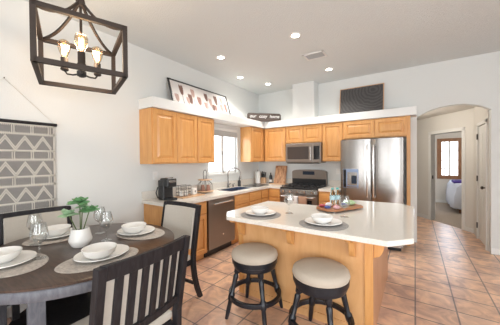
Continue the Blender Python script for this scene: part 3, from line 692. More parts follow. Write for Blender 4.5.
for x in (rx0+0.14, rx1-0.14):
    for y in (ry+0.17, YB-0.26): MB().lathe([(0, 0), (0.05, 0), (0.05, 0.012), (0.035, 0.02), (0, 0.02)], (x, y, 0.915), 20).build('burner', M['iron'], t, smooth=True)
bg = MB()
xm = (rx0+rx1)/2; o_ = [(rx0, 0.93), (rx1, 0.93)] + [(xm+(rx1-xm)*cos(a)**0.5 if a < pi/2 else xm-(rx1-xm)*abs(cos(a))**0.5, 1.20+0.05*sin(a)) for a in [pi*k/12 for k in range(13)]]
bg.prism(o_, YB-0.10, YB-0.03, 'y'); g = bg.build('backguard', M['slate'], t, bevel=0.004)
MB().box(rx0+0.01, rx1-0.01, YB-0.104, YB-0.099, 0.92, 1.055).build('black_panel', M['black'], t)
MB().box(xm-0.13, xm+0.13, YB-0.103, YB-0.0995, 1.14, 1.215).build('clock_display', M['display'], g)
# white towel and tan sheet on the oven handle
def towel(label, x0, x1, zlow, mat):
    b = MB(); yh = ry-0.055; N = 10
    path = [(yh+0.016, zlow+0.06), (yh+0.017, 0.74), (yh+0.012, 0.757), (yh, 0.762), (yh-0.014, 0.757), (yh-0.018, 0.74), (yh-0.020, zlow)]
    rows = []
    for i in range(N+1):
        x = x0+(x1-x0)*i/N; rows.append([b.bm.verts.new((x, y-0.003*sin(i*1.7)*(z < 0.73), z)) for y, z in path])
    for i in range(N):
        for j in range(len(path)-1): b.bm.faces.new((rows[i][j], rows[i+1][j], rows[i+1][j+1], rows[i][j+1]))
    o = b.build('draped_sheet', mat, smooth=True); md = o.modifiers.new('s', 'SOLIDIFY'); md.thickness = 0.003; md.offset = 1
    return tag(o, label, 'towel')
towel('white dish towel hanging on the oven door handle', -2.07, -1.87, 0.36, M['towel'])
towel('tan sheet hanging on the oven handle right of the white towel', -1.85, -1.69, 0.38, plain('tan_sheet', (0.42, 0.26, 0.18), 0.95, bump=0.3, bscale=150))  # tan sheet in front of the oven door, beside the white towel

# ------------------------------------------------------------------ refrigerator
fx0, fx1, fy, fz = -1.085, -0.150, 4.45, 1.80
t = thing('refrigerator', 'stainless french door refrigerator with water dispenser', 'refrigerator', ((fx0+fx1)/2, 4.8, 0))
MB().box(fx0+0.01, fx1-0.01, fy+0.09, YB-0.02, 0.05, fz-0.015).build('body', plain('fridge_side', (0.10, 0.10, 0.105), 0.5, 0.3), t, bevel=0.004)
MB().box(fx0+0.03, fx1-0.03, fy+0.08, YB-0.05, 0.0, 0.05).build('base_grille', M['black'], t)
xm = -0.602; zf = 0.74
def bowed(x0, x1, z0, z1):   # slightly bowed door front
    b = MB(); n = 8; pts = [(x0, fy+0.085)]
    for k in range(n+1):
        u = k/n; x = x0+(x1-x0)*u; e = 0.012*(1 if k in (0, n) else 0); pts.append((x, fy+e-0.010*sin(pi*u)))
    pts.append((x1, fy+0.085)); b.prism(pts, z0, z1); return b
dl = bowed(fx0, xm-0.004, zf, fz).build('left_door', M['steel'], t, smooth=True)
dr_ = bowed(xm+0.004, fx1, zf, fz).build('right_door', M['steel'], t, smooth=True)
fd = bowed(fx0, fx1, 0.07, zf-0.01).build('freezer_drawer', M['steel'], t, smooth=True)
for x, d in ((xm-0.045, dl), (xm+0.045, dr_)):
    MB().tube([(x, fy-0.005, 1.70), (x, fy-0.06, 1.69), (x, fy-0.062, 1.66), (x, fy-0.062, 0.88), (x, fy-0.06, 0.85), (x, fy-0.005, 0.84)], 0.014, 10).build('handle', M['steel_bright'], d, smooth=True)
MB().tube([(fx0+0.08, fy-0.005, 0.66), (fx0+0.09, fy-0.06, 0.66), (fx1-0.09, fy-0.06, 0.66), (fx1-0.08, fy-0.005, 0.66)], 0.014, 10).build('handle', M['steel_bright'], fd, smooth=True)
b = MB().box(-1.035, -0.79, fy-0.018, fy-0.004, 0.975, 1.30); d_ = b.build('water_dispenser', M['disp_blue'], dl, bevel=0.006)
for x0, x1, z0, z1, mm, nm in ((-1.028, -0.985, 0.985, 1.29, 'blackglass', 0), (-0.965, -0.805, 1.02, 1.245, 'steel', 1), (-0.90, -0.815, 1.05, 1.19, 'display', 2)):
    o = MB().box(x0, x1, fy-0.0205-0.0012*nm, fy-0.0175, z0, z1).build('dispenser_panel', M[mm], dl)
MB().box(-0.975, -0.80, fy-0.03, fy-0.016, 0.985, 1.005).build('dispenser_tray', M['steel'], dl)
MB().box(-0.29, -0.20, fy-0.0045+0.003, fy+0.004, 1.757, 1.766).build('nameplate', M['steel_bright'], dr_)
for x in (fx0+0.05, fx1-0.05): MB().box(x-0.03, x+0.03, fy+0.03, fy+0.14, fz-0.012, fz+0.012).build('hinge_cover', M['black'], t, bevel=0.004)

# ------------------------------------------------------------------ island
t = thing('kitchen_island', 'maple kitchen island with cream quartz top and corbels', 'island', (-0.85, 2.5, 0))
b = MB().prism([(-1.63, 2.19), (-0.296, 2.19), (-0.296, 3.50), (-0.64, 3.50), (-0.78, 2.86), (-1.60, 2.86)], 0.0, ZK)
b.build('body', M['maple_pale'], t, bevel=0.003)
b = MB().prism([(-1.56, 1.885), (-0.15, 1.885), (-0.005, 2.05), (-0.005, 3.40), (-0.14, 3.545), (-0.68, 3.545), (-0.90, 2.90), (-1.655, 2.885), (-1.69, 2.05)], ZK, 0.914)
b.build('countertop', M['quartz'], t, bevel=0.005, seg=3)
MB().box(-0.296, -0.284, 2.19, 3.50, 0, ZK).build('end_panel', wood('reddish_maple', (0.46, 0.22, 0.11), (0.58, 0.31, 0.17), (6, 6, 1), 0.4), t)
MB().box(-0.345, -0.280, 2.178, 2.19, 0, ZK).build('corner_stile', M['maple'], t, bevel=0.002)
MB().box(-1.63, -1.575, 2.178, 2.19, 0, ZK).build('corner_stile', M['maple'], t, bevel=0.002)
MB().box(-1.57, -0.35, 2.18, 2.19, 0.0, 0.07).build('base_trim', M['maple_pale'], t)
def corbel(x, horizontal=False):
    pr = [(0, 0)] + [(-0.26, 0), (-0.26, -0.03), (-0.235, -0.045)]
    pr += [(-0.235+0.13*sin(a), -0.045-0.05*(1-cos(a))) for a in [pi/2*k/5 for k in range(1, 6)]]
    pr += [(-0.105+0.085*(1-cos(a)), -0.095-0.12*sin(a)) for a in [pi/2*k/6 for k in range(1, 7)]] + [(0, -0.225)]
    b = MB()
    if not horizontal: b.prism([(2.178+p[0]*0.85, ZK+p[1]) for p in pr], x-0.022, x+0.022, 'x')
    else: b.prism([(-0.284-p[0]*0.75, ZK+p[1]) for p in pr], x-0.022, x+0.022, 'y')
    return b
for x in (-1.56, -0.985, -0.43): corbel(x).build('corbel', M['maple'], t, bevel=0.003)
for y in (2.26, 3.3): corbel(y, True).build('corbel', M['maple'], t, bevel=0.003)

# ------------------------------------------------------------------ bar stools
def make_stool():
    t = thing('bar_stool', 'x', 'stool')
    R = 0.219; SZ = 0.036
    MB().lathe([(0, 0.515), (R*0.99, 0.515), (R*1.02, 0.535), (R*0.99, 0.562), (R*0.88, 0.580), (R*0.5, 0.592), (0, 0.595)], n=48).xf(lambda c: (c.x, c.y, c.z+SZ)).build('seat_cushion', M['seat_fabric'], t, smooth=True)
    MB().lathe([(0, 0.425), (R*0.90, 0.425), (R*0.93, 0.44), (R*0.93, 0.465), (R*0.99, 0.472), (R*1.0, 0.512), (0, 0.514)], n=48).xf(lambda c: (c.x, c.y, c.z+SZ)).build('seat_base', M['navy'], t, smooth=True)
    for k in range(4):
        a = pi/4+k*pi/2; c, s = cos(a), sin(a)
        z = [0.490, 0.42, 0.405, 0.39, 0.35, 0.24, 0.225, 0.20, 0.175, 0.16, 0.08, 0.0]
        r = [0.026, 0.024, 0.015, 0.022, 0.020, 0.017, 0.026, 0.027, 0.026, 0.018, 0.018, 0.014]
        pts = [((0.165+0.115*(0.47-q)/0.47)*c, (0.165+0.115*(0.47-q)/0.47)*s, q) for q in z]
        MB().tube([pts[i] for i in range(len(z))], [1.12*x for x in r], 14).build('leg', M['navy'], t, smooth=True)
        MB().tube([(0.17*c, 0.17*s, 0.42), (0.17*c, 0.17*s, 0.47)], 0.028, 12).build('leg_block', M['navy'], t)
    MB().lathe([(0.222, 0.180), (0.252, 0.180), (0.252, 0.220), (0.222, 0.220)], n=48, closed=True).build('foot_ring', M['navy'], t, bevel=0.004)
    return t
s1 = make_stool(); s1['label'] = 'round backless bar stool nearer the dining table, beige seat'; s1['group'] = 'bar stools at the island'
place(s1, (-1.278, 1.960, 0), radians(6))
dup(s1, (-0.628, 1.925, 0), radians(-8), 'round backless bar stool nearer the right end of the island, beige seat', 'bar stools at the island')

# ------------------------------------------------------------------ dining table
TX, TY, TR = -2.342, 0.935, 0.732
t = thing('dining_table', 'round dark walnut dining table with grey-washed apron', 'table', (TX, TY, 0))
MB().lathe([(0, 0.735), (TR-0.012, 0.735), (TR, 0.742), (TR, 0.753), (TR-0.010, 0.760), (0, 0.760)], (TX, TY, 0), 96).build('tabletop', M['tabletop'], t, smooth=True)
MB().lathe([(TR-0.045, 0.668), (TR-0.014, 0.668), (TR-0.008, 0.676), (TR-0.008, 0.722), (TR-0.016, 0.7345), (TR-0.045, 0.7345)], (TX, TY, 0), 96, closed=True).build('apron', M['char_grey'], t, smooth=True)
for sx_ in (-1, 1):
    for sy_ in (-1, 1):
        x = TX+sx_*0.445; y = TY+sy_*0.445; ca_, sa_ = cos(radians(-7)), sin(radians(-7))
        b = MB().box(-0.040, 0.040, -0.040, 0.040, 0, 0.734); b.xf(lambda c: (x+(c.x*ca_-c.y*sa_), y+c.x*sa_+c.y*ca_, c.z)); b.build('leg', M['char_grey'], t, bevel=0.004)
MB().lathe([(0, 0.20), (0.50, 0.20), (0.50, 0.225), (0, 0.225)], (TX, TY, 0), 64).build('lower_shelf', M['char'], t, bevel=0.004)

# ------------------------------------------------------------------ dining chairs
def make_chair():
    t = thing('dining_chair', 'x', 'chair')
    W = 0.265
    lean = lambda z: -0.205-(max(z, 0.46)-0.46)*0.17 - (0.46-min(z, 0.46))*0.0
    def bow(x): return -0.030*(1-(x/W)**2)
    def shear(c): return (c.x, c.y+lean(c.z)+bow(c.x), c.z)
    def arcbox(b, x0, x1, y0, y1, z0, z1, n=8):
        pts = []
        for k in range(n+1): x = x0+(x1-x0)*k/n; pts.append((x, y0))
        for k in range(n, -1, -1): x = x0+(x1-x0)*k/n; pts.append((x, y1))
        b.prism(pts, z0, z1); return b
    for s in (-1, 1):
        b = MB()
        prof = []
        zs = [0, 0.12, 0.25, 0.38, 0.50, 0.65, 0.80, 0.92, 1.0]
        rake = lambda z: lean(z) - 0.10*((0.46-z)/0.46)**2 if z < 0.46 else lean(z)
        prof = [(rake(z)-0.030, z) for z in zs] + [(rake(z)+0.018, z) for z in reversed(zs)]
        b.prism(prof, s*W-0.021, s*W+0.021, 'x'); b.build('back_post', M['char'], t, bevel=0.004)
        b = MB().box(s*0.235-0.022, s*0.235+0.022, 0.19, 0.234, 0, 0.43); b.build('front_leg', M['char'], t, bevel=0.003)
    MB().box(-0.24, 0.24, -0.20, 0.23, 0.375, 0.435).build('seat_frame', M['char'], t, bevel=0.004)
    b = MB().box(-0.255, 0.255, -0.195, 0.245, 0.435, 0.495); b.build('seat_cushion', M['fabric'], t, bevel=0.022, seg=4)
    b = arcbox(MB(), -W+0.0, W-0.0, -0.018, 0.010, 0.925, 1.005); b.xf(shear); b.build('top_rail', M['char'], t, bevel=0.004)
    b = arcbox(MB(), -W+0.015, W-0.015, -0.015, 0.010, 0.56, 0.61); b.xf(shear); b.build('bottom_rail', M['char'], t, bevel=0.003)
    n = 6; pitch = (2*W-0.04)/(n+1)
    for k in range(n):
        x = -W+0.02+pitch*(k+1)
        b = MB().box(x-0.0185, x+0.0185, -0.010, 0.006, 0.60, 0.935); b.xf(shear); b.build('slat', M['char'], t, bevel=0.002)
    b = arcbox(MB(), -W+0.025, W-0.025, 0.0075, 0.036, 0.545, 0.965, 8); b.xf(shear); b.build('back_pad', M['fabric'], t, bevel=0.010, seg=3)
    MB().box(-W+0.02, W-0.02, -0.01, 0.012, 0.16, 0.19).xf(lambda c: (c.x, c.y-0.235, c.z)).build('rear_stretcher', M['char'], t, bevel=0.003)
    return t
c = make_chair(); c['label'] = 'slat-back charcoal dining chair in the foreground, its back to the camera'
place(c, (-1.503, 0.777, 0), radians(90+4)); c.scale = (1, 1, 0.99)
dup(c, (-2.19, 1.56, 0), radians(180+1), 'charcoal dining chair with cream padded back, between the table and the kitchen counter')
dup(c, (-2.838, 0.805, 0), radians(-90-4), 'charcoal dining chair against the wall under the woven hanging')
dup(c, (-2.42, 0.14, 0), radians(0), 'dining chair at the lower left edge, pulled out from the table')

# ------------------------------------------------------------------ place settings
def mk(fn, name, label, cat, group):
    t = thing(name, label, cat, group=group); fn(t); return t
def f_mat(t): MB().lathe([(0, 0), (1, 0), (1, 0.004), (0, 0.004)], n=56, sx=0.255, sy=0.185).build('woven_mat', M['mat'], t)
def lathe_obj(name, prof, mat, n=48, sx=1, sy=1, closed=False):
    return MB().lathe(prof, n=n, sx=sx, sy=sy, closed=closed).build(name, mat, None, smooth=True)
mat0 = MB().lathe([(0, 0), (0.98, 0), (1, 0.003), (0.97, 0.006), (0, 0.006)], n=64, sx=0.265, sy=0.19).build('placemat', M['mat'])
plate0 = MB().lathe([(0, 0), (0.09, 0), (0.15, 0.014), (0.172, 0.024), (0.170, 0.029), (0.145, 0.020), (0.09, 0.007), (0, 0.007)], n=64, sx=1.05, sy=0.95).build('dinner_plate', M['ceramic'], smooth=True)
bowl0 = MB().lathe([(0, 0), (0.060, 0), (0.066, 0.006), (0.100, 0.032), (0.113, 0.072), (0.109, 0.074), (0.094, 0.036), (0.058, 0.012), (0, 0.010)], n=56).build('cereal_bowl', M['ceramic'], smooth=True)
def gprof(k):
    return [(r_*1.15, z_) for r_, z_ in _gp(k)]
def _gp(k):
    return [(0, 0), (0.036*k, 0), (0.036*k, 0.002*k), (0.008*k, 0.008*k), (0.0038*k, 0.02*k), (0.0038*k, 0.095*k), (0.010*k, 0.105*k), (0.032*k, 0.125*k), (0.046*k, 0.155*k), (0.046*k, 0.185*k), (0.034*k, 0.25*k),
            (0.0328*k, 0.25*k), (0.0446*k, 0.185*k), (0.0446*k, 0.156*k), (0.031*k, 0.127*k), (0.010*k, 0.109*k), (0, 0.107*k)]
glass0 = MB().lathe(gprof(1.03), n=40).build('wine_glass', M['glass'], smooth=True)
def cp(src, loc, rz, label, cat, first, group):
    o = src if first else src.copy()
    if not first: COL.objects.link(o)
    o.location = loc; o.rotation_euler = (0, 0, rz); tag(o, label, cat, group); return o
sets = [(-1.905, 0.86, 82, 'front setting, beside the slat-back chair', (-2.305, 1.095), 'just right of the potted plant'),
        (-2.24, 1.385, 5, 'right-hand setting, nearest the kitchen', (-2.59, 1.17), 'behind the plant, beside the right-hand setting'),
        (-2.79, 0.90, 92, 'far setting, against the wall side', (-2.70, 0.70), 'further back left, in front of the wall-side chair'),
        (-2.33, 0.475, 2, 'left-hand setting, cut by the photo edge', (-2.285, 0.615), 'foreground left, nearest the camera')]
TZ = 0.7602
for i, (x, y, rz, lb, gp, gl) in enumerate(sets):
    f = i == 0
    cp(mat0, (x, y, TZ), radians(rz), 'oval woven grey placemat on the dining table, '+lb, 'placemat', f, 'woven placemats on the dining table')
    # dish sits a little towards the diner side
    dx, dy = [(-0.03, 0.03), (-0.04, -0.02), (-0.03, 0.0), (-0.045, -0.02)][i]
    cp(plate0, (x+dx, y+dy, TZ+0.0062), radians(rz), 'white dinner plate on the dining table, '+lb, 'plate', f, 'plates on the dining table')
    cp(bowl0, (x+dx+[0.02, -0.015, -0.03, -0.035][i], y+dy+[-0.03, -0.015, 0.0, -0.02][i], TZ+0.0062+0.0072), 0, 'white bowl on a plate on the dining table, '+lb, 'bowl', f, 'bowls on the dining table')
    cp(glass0, (gp[0], gp[1], TZ if i in (0, 1) else TZ+0.0062), 0, 'clear wine glass on the dining table, '+gl, 'wine glass', f, 'wine glasses on the dining table')
# island settings
M['mat_dark'] = plain('grey_round_mat', (0.33, 0.315, 0.30), 0.95, bump=0.9, bscale=60, var=0.3, vscale=70)
mat1 = MB().lathe([(0, 0), (0.98, 0), (1, 0.003), (0.97, 0.006), (0, 0.006)], n=64, sx=0.205, sy=0.205).build('placemat', M['mat_dark'])
for i, (x, y, lb) in enumerate(((-1.30, 2.115, 'at the left stool'), (-0.655, 2.09, 'at the right stool'))):
    cp(mat1, (x, y, 0.9142), 0, 'round woven grey placemat on the island '+lb, 'placemat', i == 0, 'round placemats on the island')
    p = plate0.copy(); COL.objects.link(p); p.scale = (0.86, 0.86, 0.86); p.location = (x, y, 0.9142+0.0062); p.rotation_euler = (0, 0, 0.4); tag(p, 'white plate under a bowl on the island '+lb, 'plate', 'plates on the island')
    p = bowl0.copy(); COL.objects.link(p); p.scale = (0.82, 0.82, 0.82); p.location = (x-0.01, y, 0.9142+0.0125); p.rotation_euler = (0, 0, 0.4); tag(p, 'white bowl on a plate on the island '+lb, 'bowl', 'bowls on the island')
for i, (x, y, lb) in enumerate(((-1.085, 2.33, 'right of the left placemat'), (-0.565, 2.46, 'in front of the snack tray'))):
    p = glass0.copy(); COL.objects.link(p); p.scale = (0.95, 0.95, 0.80); p.location = (x, y, 0.9142); tag(p, 'clear wine glass on the island '+lb, 'wine glass', 'wine glasses on the island')

# ------------------------------------------------------------------ potted plant
px, py = -2.345, 0.905
t = thing('potted_plant', 'small green succulent in a white ceramic pot on the dining table', 'plant', (px, py, TZ))
MB().lathe([(0, 0), (0.058, 0), (0.066, 0.008), (0.084, 0.045), (0.086, 0.06), (0.070, 0.125), (0.064, 0.150), (0.058, 0.150), (0.062, 0.125), (0.05, 0.10), (0, 0.10)], (px, py, TZ), 48).build('pot', M['ceramic'], t, smooth=True)
MB().lathe([(0, 0.10), (0.061, 0.10), (0.061, 0.128), (0, 0.132)], (px, py, TZ), 24).build('soil', M['soil'], t)
def rosette(cx, cy, cz, r, n, tilt, mat):
    b = MB(); r *= 1.12
    for ring, (cnt, rr, el) in enumerate(((n-1, r, 0.30), (n-3, r*0.95, 0.85), (4, r*0.7, 1.25))):
        for k in range(cnt):
            a = 2*pi*k/cnt+ring*0.4+random.uniform(-0.15, 0.15); e = el+random.uniform(-0.15, 0.15)
            d = Vector((cos(a)*cos(e), sin(a)*cos(e), sin(e))); sd = Vector((-sin(a), cos(a), 0)); up = d.cross(sd)*-1
            L = rr*random.uniform(0.85, 1.1); wd = L*0.34
            prof = [(0.0, 0.25), (0.25, 0.7), (0.55, 1.0), (0.8, 0.75), (1.0, 0.0)]
            c0 = Vector((cx, cy, cz)); rows = []
            for u, wv in prof:
                p = c0+d*L*u+Vector((0, 0, -0.25*L*u*u))
                if wv == 0: rows.append([b.bm.verts.new(p)])
                else: rows.append([b.bm.verts.new(p-sd*wd*wv+up*wd*0.25), b.bm.verts.new(p-up*wd*0.2*wv), b.bm.verts.new(p+sd*wd*wv+up*wd*0.25), b.bm.verts.new(p+up*wd*0.35)])
            for q, w2 in zip(rows[:-1], rows[1:]):
                for j in range(4):
                    if len(w2) == 1: b.bm.faces.new((q[j], q[(j+1) % 4], w2[0]))
                    else: b.bm.faces.new((q[j], q[(j+1) % 4], w2[(j+1) % 4], w2[j]))
            b.bm.faces.new(rows[0])
    b.build('leaf_rosette', mat, t, smooth=True)
heads = [(-0.005, 0.0, 0.375, 0.085, 'leaf'), (0.02, 0.065, 0.30, 0.080, 'leaf'), (-0.02, -0.08, 0.285, 0.075, 'leaf_pale'), (-0.03, 0.03, 0.33, 0.06, 'leaf_pale')]
for dx, dy, dz, r, mm in heads:
    rosette(px+dx, py+dy, TZ+dz-0.01, r, 9, 0, M[mm])
    MB().tube([(px+dx*0.25, py+dy*0.25, TZ+0.12), (px+dx*0.7, py+dy*0.7, TZ+0.12+(dz-0.12)*0.6), (px+dx, py+dy, TZ+dz)], 0.004, 8).build('stem', M['stem'], t, smooth=True)

# ------------------------------------------------------------------ snack tray on the island
ta = radians(62); tcx, tcy = -0.70, 2.80
def tr(u, v): return (tcx+u*cos(ta)-v*sin(ta), tcy+u*sin(ta)+v*cos(ta))
t = thing('serving_tray', 'reddish wooden serving tray on small feet on the island', 'tray', (tcx, tcy, 0.914))
MB().prism([tr(-0.26, -0.08), tr(-0.20, -0.14), tr(0.22, -0.14), tr(0.27, -0.08), tr(0.27, 0.08), tr(0.22, 0.14), tr(-0.20, 0.14), tr(-0.26, 0.08)], 0.930, 0.950).build('board', M['traywood'], t, bevel=0.004)
for u in (-0.18, 0.18):
    for v_ in (-0.09, 0.09): MB().lathe([(0, 0), (0.012, 0), (0.012, 0.0165), (0, 0.0165)], (*tr(u, v_), 0.914), 12).build('foot', M['steel'], t)
for k, (u, v_) in enumerate(((-0.01, 0.085), (0.055, 0.07))):
    x, y = tr(u, v_)
    t = thing('water_bottle', ['left clear water bottle with teal label on the snack tray', 'right clear water bottle with teal label on the snack tray'][k], 'bottle', (x, y, 0.951), group='water bottles on the tray')
    MB().lathe([(0, 0), (0.028, 0), (0.030, 0.02), (0.030, 0.13), (0.013, 0.165), (0.013, 0.18), (0, 0.18)], (x, y, 0.951), 24).build('body', M['bottle'], t, smooth=True)
    MB().lathe([(0.0305, 0.06), (0.0312, 0.06), (0.0312, 0.105), (0.0305, 0.105)], (x, y, 0.951), 24, closed=True).build('paper_label', M['label_teal'], t, smooth=True)
    MB().lathe([(0, 0.176), (0.0155, 0.176), (0.0155, 0.195), (0, 0.195)], (x, y, 0.951), 18).build('cap', plain('teal_cap', (0.12, 0.42, 0.40), 0.4), t)
def packet(label, u, v_, rz, mat, sz=(0.075, 0.05, 0.02), zz=0.951):
    b = MB(); x, y = tr(u, v_); hx, hy, hz = sz[0]/2, sz[1]/2, sz[2]
    n = 6; top = []; bot = []
    for i in range(n+1):
        for j in range(n+1):
            a = i/n*2-1; c = j/n*2-1; f = (1-a**4)*(1-c**4)
            X, Y = a*hx, c*hy; XX = x+X*cos(rz)-Y*sin(rz); YY = y+X*sin(rz)+Y*cos(rz)
            top.append(b.bm.verts.new((XX, YY, zz+hz*0.5+hz*0.5*f+0.0005))); bot.append(b.bm.verts.new((XX, YY, zz+hz*0.5-hz*0.5*f)))
    for i in range(n):
        for j in range(n):
            q = (i*(n+1)+j, (i+1)*(n+1)+j, (i+1)*(n+1)+j+1, i*(n+1)+j+1)
            b.bm.faces.new([top[k] for k in q]); b.bm.faces.new([bot[k] for k in reversed(q)])
    for i in range(n):
        for (p, q) in (((i)*(n+1), (i+1)*(n+1)), (i*(n+1)+n, (i+1)*(n+1)+n), (i, i+1), (n*(n+1)+i, n*(n+1)+i+1)):
            b.bm.faces.new((top[p], top[q], bot[q], bot[p]))
    tag(b.build('snack_packet', mat, smooth=True), label, 'snack packet')
packet('red snack packet at the left end of the tray', -0.19, 0.06, 0.3, M['pack_red'], (0.075, 0.045, 0.03))
packet('white snack packet in front of the left bottle', -0.12, 0.035, 0.9, M['pack_white'], (0.075, 0.05, 0.045))
packet('blue snack packet at the front left corner of the tray', -0.205, -0.03, 0.5, M['pack_blue'], (0.065, 0.04, 0.03))
packet('second red snack packet, in the middle of the tray front', -0.10, -0.05, 1.2, M['pack_red'], (0.07, 0.045, 0.03))
packet('pink and white snack packet among the packets at the tray front', -0.145, -0.10, 0.1, plain('pink_packet', (0.66, 0.42, 0.45), 0.35, var=0.4, vscale=70), (0.07, 0.045, 0.035))
packet('small dark packet right beside the wine glass stem', -0.03, -0.09, 0.8, M['black'], (0.06, 0.04, 0.025))
packet('pale green snack packet at the right end of the tray', 0.15, -0.01, 0.6, M['pack_green'], (0.13, 0.08, 0.055))
packet('dark blue snack packet behind the wine glass', 0.045, -0.03, 0.1, M['pack_blue'], (0.07, 0.05, 0.035))

# ------------------------------------------------------------------ leaning tulip picture on the ledge
def leanA(x0, slope): return lambda c: (x0+c.z-(c.y-zl1)*slope, c.x, c.y)
t = thing('framed_picture', 'long framed tulip print leaning on the ledge over the left cabinets', 'picture', (-2.98, 3.08, zl1))
y0, y1, z0, z1 = 2.395, 3.77, zl1+0.002, 2.735; lm = leanA(-2.985, 0.33)
b = MB(); fw = 0.020
b.box(y0, y1, z0, z0+fw, -0.012, 0.014).box(y0, y1, z1-fw, z1, -0.012, 0.014).box(y0, y0+fw, z0, z1, -0.012, 0.014).box(y1-fw, y1, z0, z1, -0.012, 0.014)
b.xf(lm); b.build('frame', M['black'], t)
MB().box(y0+fw, y1-fw, z0+fw, z1-fw, -0.008, 0.002).xf(lm).build('print', M['printpaper'], t)
def tulip(b, cx, cz, h, w):
    w *= 0.62; h *= 1.05
    for k in (-1, 0, 1):
        pts = []
        for a in [2*pi*i/14 for i in range(14)]:
            u = cos(a)*w*0.32; v = sin(a)*h*0.5*(1 if sin(a) < 0 else 1.15)
            pts.append((cx+k*w*0.30+u+0.12*k*v, cz+v))
        b.prism(pts, 0.0022+0.0004*(k+1), 0.0032+0.0004*(k+1), 'z')
tl = [(2.50, 2.44, 0.11, 0.10, 'petal_pale'), (2.62, 2.585, 0.15, 0.10, 'petal_brown'), (2.72, 2.435, 0.10, 0.08, 'petal_pale'), (2.78, 2.47, 0.15, 0.11, 'petal_brown'), (2.86, 2.585, 0.13, 0.10, 'petal_pale'), (2.98, 2.475, 0.13, 0.11, 'petal_pink'),
      (3.12, 2.42, 0.10, 0.09, 'petal_pale'), (3.17, 2.58, 0.13, 0.10, 'petal_brown'), (3.26, 2.50, 0.14, 0.10, 'petal_pale'), (3.31, 2.415, 0.11, 0.09, 'petal_brown'), (3.42, 2.57, 0.16, 0.11, 'petal_brown'), (3.37, 2.42, 0.09, 0.07, 'petal_pink'), (3.54, 2.46, 0.12, 0.09, 'petal_pale'), (3.58, 2.60, 0.11, 0.09, 'petal_pale'), (3.67, 2.47, 0.16, 0.09, 'petal_pink')]
for cx_, cz_, h_, w_, mm in tl:
    MB().prism([(cx_-0.006, z0+fw), (cx_+0.008, z0+fw), (cx_+0.004, cz_), (cx_-0.002, cz_)], 0.0021, 0.0026).xf(lm).build('printed_stem', M['stem_print'], t)
    b = MB(); tulip(b, cx_, cz_, h_, w_); b.xf(lm); b.build('printed_tulip', M[mm], t)
# dark patterned panel
t = thing('framed_picture', 'dark patterned panel in a thin wood frame leaning above the refrigerator', 'picture', (-0.85, 5.05, zl1))
x0, x1, z0, z1 = -1.245, -0.465, zl1+0.002, 2.865
lmB = lambda c: (c.x, 5.03-c.z+(c.y-zl1)*0.18, c.y)
b = MB(); fw = 0.014
b.box(x0, x1, z0, z0+fw, -0.012, 0.012).box(x0, x1, z1-fw, z1, -0.012, 0.012).box(x0, x0+fw, z0, z1, -0.012, 0.012).box(x1-fw, x1, z0, z1, -0.012, 0.012)
b.xf(lmB); b.build('frame', M['lightwood'], t)
MB().box(x0+fw, x1-fw, z0+fw, z1-fw, -0.008, 0.006).xf(lmB).build('panel', M['slateart'], t)
# word sign across the corner
A_, B_ = Vector((-3.10, 4.50)), Vector((-2.56, 5.07)); dv_ = (B_-A_).normalized(); nv = Vector((dv_.y, -dv_.x)); ln = (B_-A_).length
t = thing('wooden_sign', 'dark brown wooden word sign standing across the corner of the ledge', 'sign', ((A_.x+B_.x)/2, (A_.y+B_.y)/2, zl1))
def sg(c): return (A_.x+dv_.x*c.x+nv.x*c.z, A_.y+dv_.y*c.x+nv.y*c.z, c.y)
zt = zl1+0.19
MB().prism([(0.03, zl1), (ln-0.03, zl1), (ln, zl1+0.03), (ln, zt-0.03), (ln-0.03, zt), (0.03, zt), (0, zt-0.03), (0, zl1+0.03)], 0, 0.02, 'z').xf(sg).build('plank', M['signwood'], t)
def text_mesh(s, size, shear=0.25, ext=0.001):
    cu = bpy.data.curves.new('txt', 'FONT'); cu.body = s; cu.size = size; cu.extrude = ext; cu.shear = shear; cu.align_x = 'CENTER'; cu.offset = 0.0
    o = bpy.data.objects.new('txt', cu); COL.objects.link(o)
    me = bpy.data.meshes.new_from_object(o.evaluated_get(bpy.context.evaluated_depsgraph_get()))
    bpy.data.objects.remove(o); return me
for wd_, ux in (('our', 0.125), ('cozy', 0.36), ('home', 0.63)):
    me = text_mesh(wd_, 0.10)
    for v in me.vertices: v.co = Vector(sg(Vector((ux+v.co.x, zl1+0.088+v.co.y, 0.0215+v.co.z))))-WL[t.name]
    me.materials.append(M['white']); o = bpy.data.objects.new('lettering', me); COL.objects.link(o); o.parent = t

# ------------------------------------------------------------------ woven wall hanging
t = thing('wall_hanging', 'grey and cream woven wall hanging with zigzags on a dark rod', 'wall hanging', (XA+0.02, 0.624, 0.95))
hy0, hy1, ht, hb = 0.235, 1.000, 1.852, 0.90
MB().box(XA+0.006, XA+0.014, hy0, hy1, hb, ht).build('woven_panel', M['greyweave'], t)
MB().tube([(XA+0.018, hy0-0.03, 1.862), (XA+0.018, hy1+0.02, 1.862)], 0.016, 12).build('rod', M['char'], t, smooth=True)
MB().tube([(XA+0.016, hy1+0.0, 1.875), (XA+0.008, 0.624, 2.262), (XA+0.016, hy0, 1.875)], 0.0025, 6).build('hanging_cord', M['cord'], t)
MB().tube([(XA+0.0, 0.624, 2.262), (XA+0.015, 0.624, 2.266)], 0.005, 8).build('nail', M['steel'], t)
b = MB(); c0, c1 = XA+0.012, XA+0.019
def hs(z, w=0.014): b.box(c0, c1, hy0, hy1, z-w/2, z+w/2)
def vs(y, z0, z1, w=0.007): b.box(c0, c1, y-w/2, y+w/2, z0, z1)
def teeth(z, up):
    n = 56; dy = (hy1-hy0)/n
    for k in range(n):
        y = hy0+dy*(k+0.5); b.prism([(y-dy*0.3, z), (y+dy*0.3, z), (y, z+0.013*up)], c0, c1, 'x')
z = ht-0.012; per = 0.1405; yref = 0.66
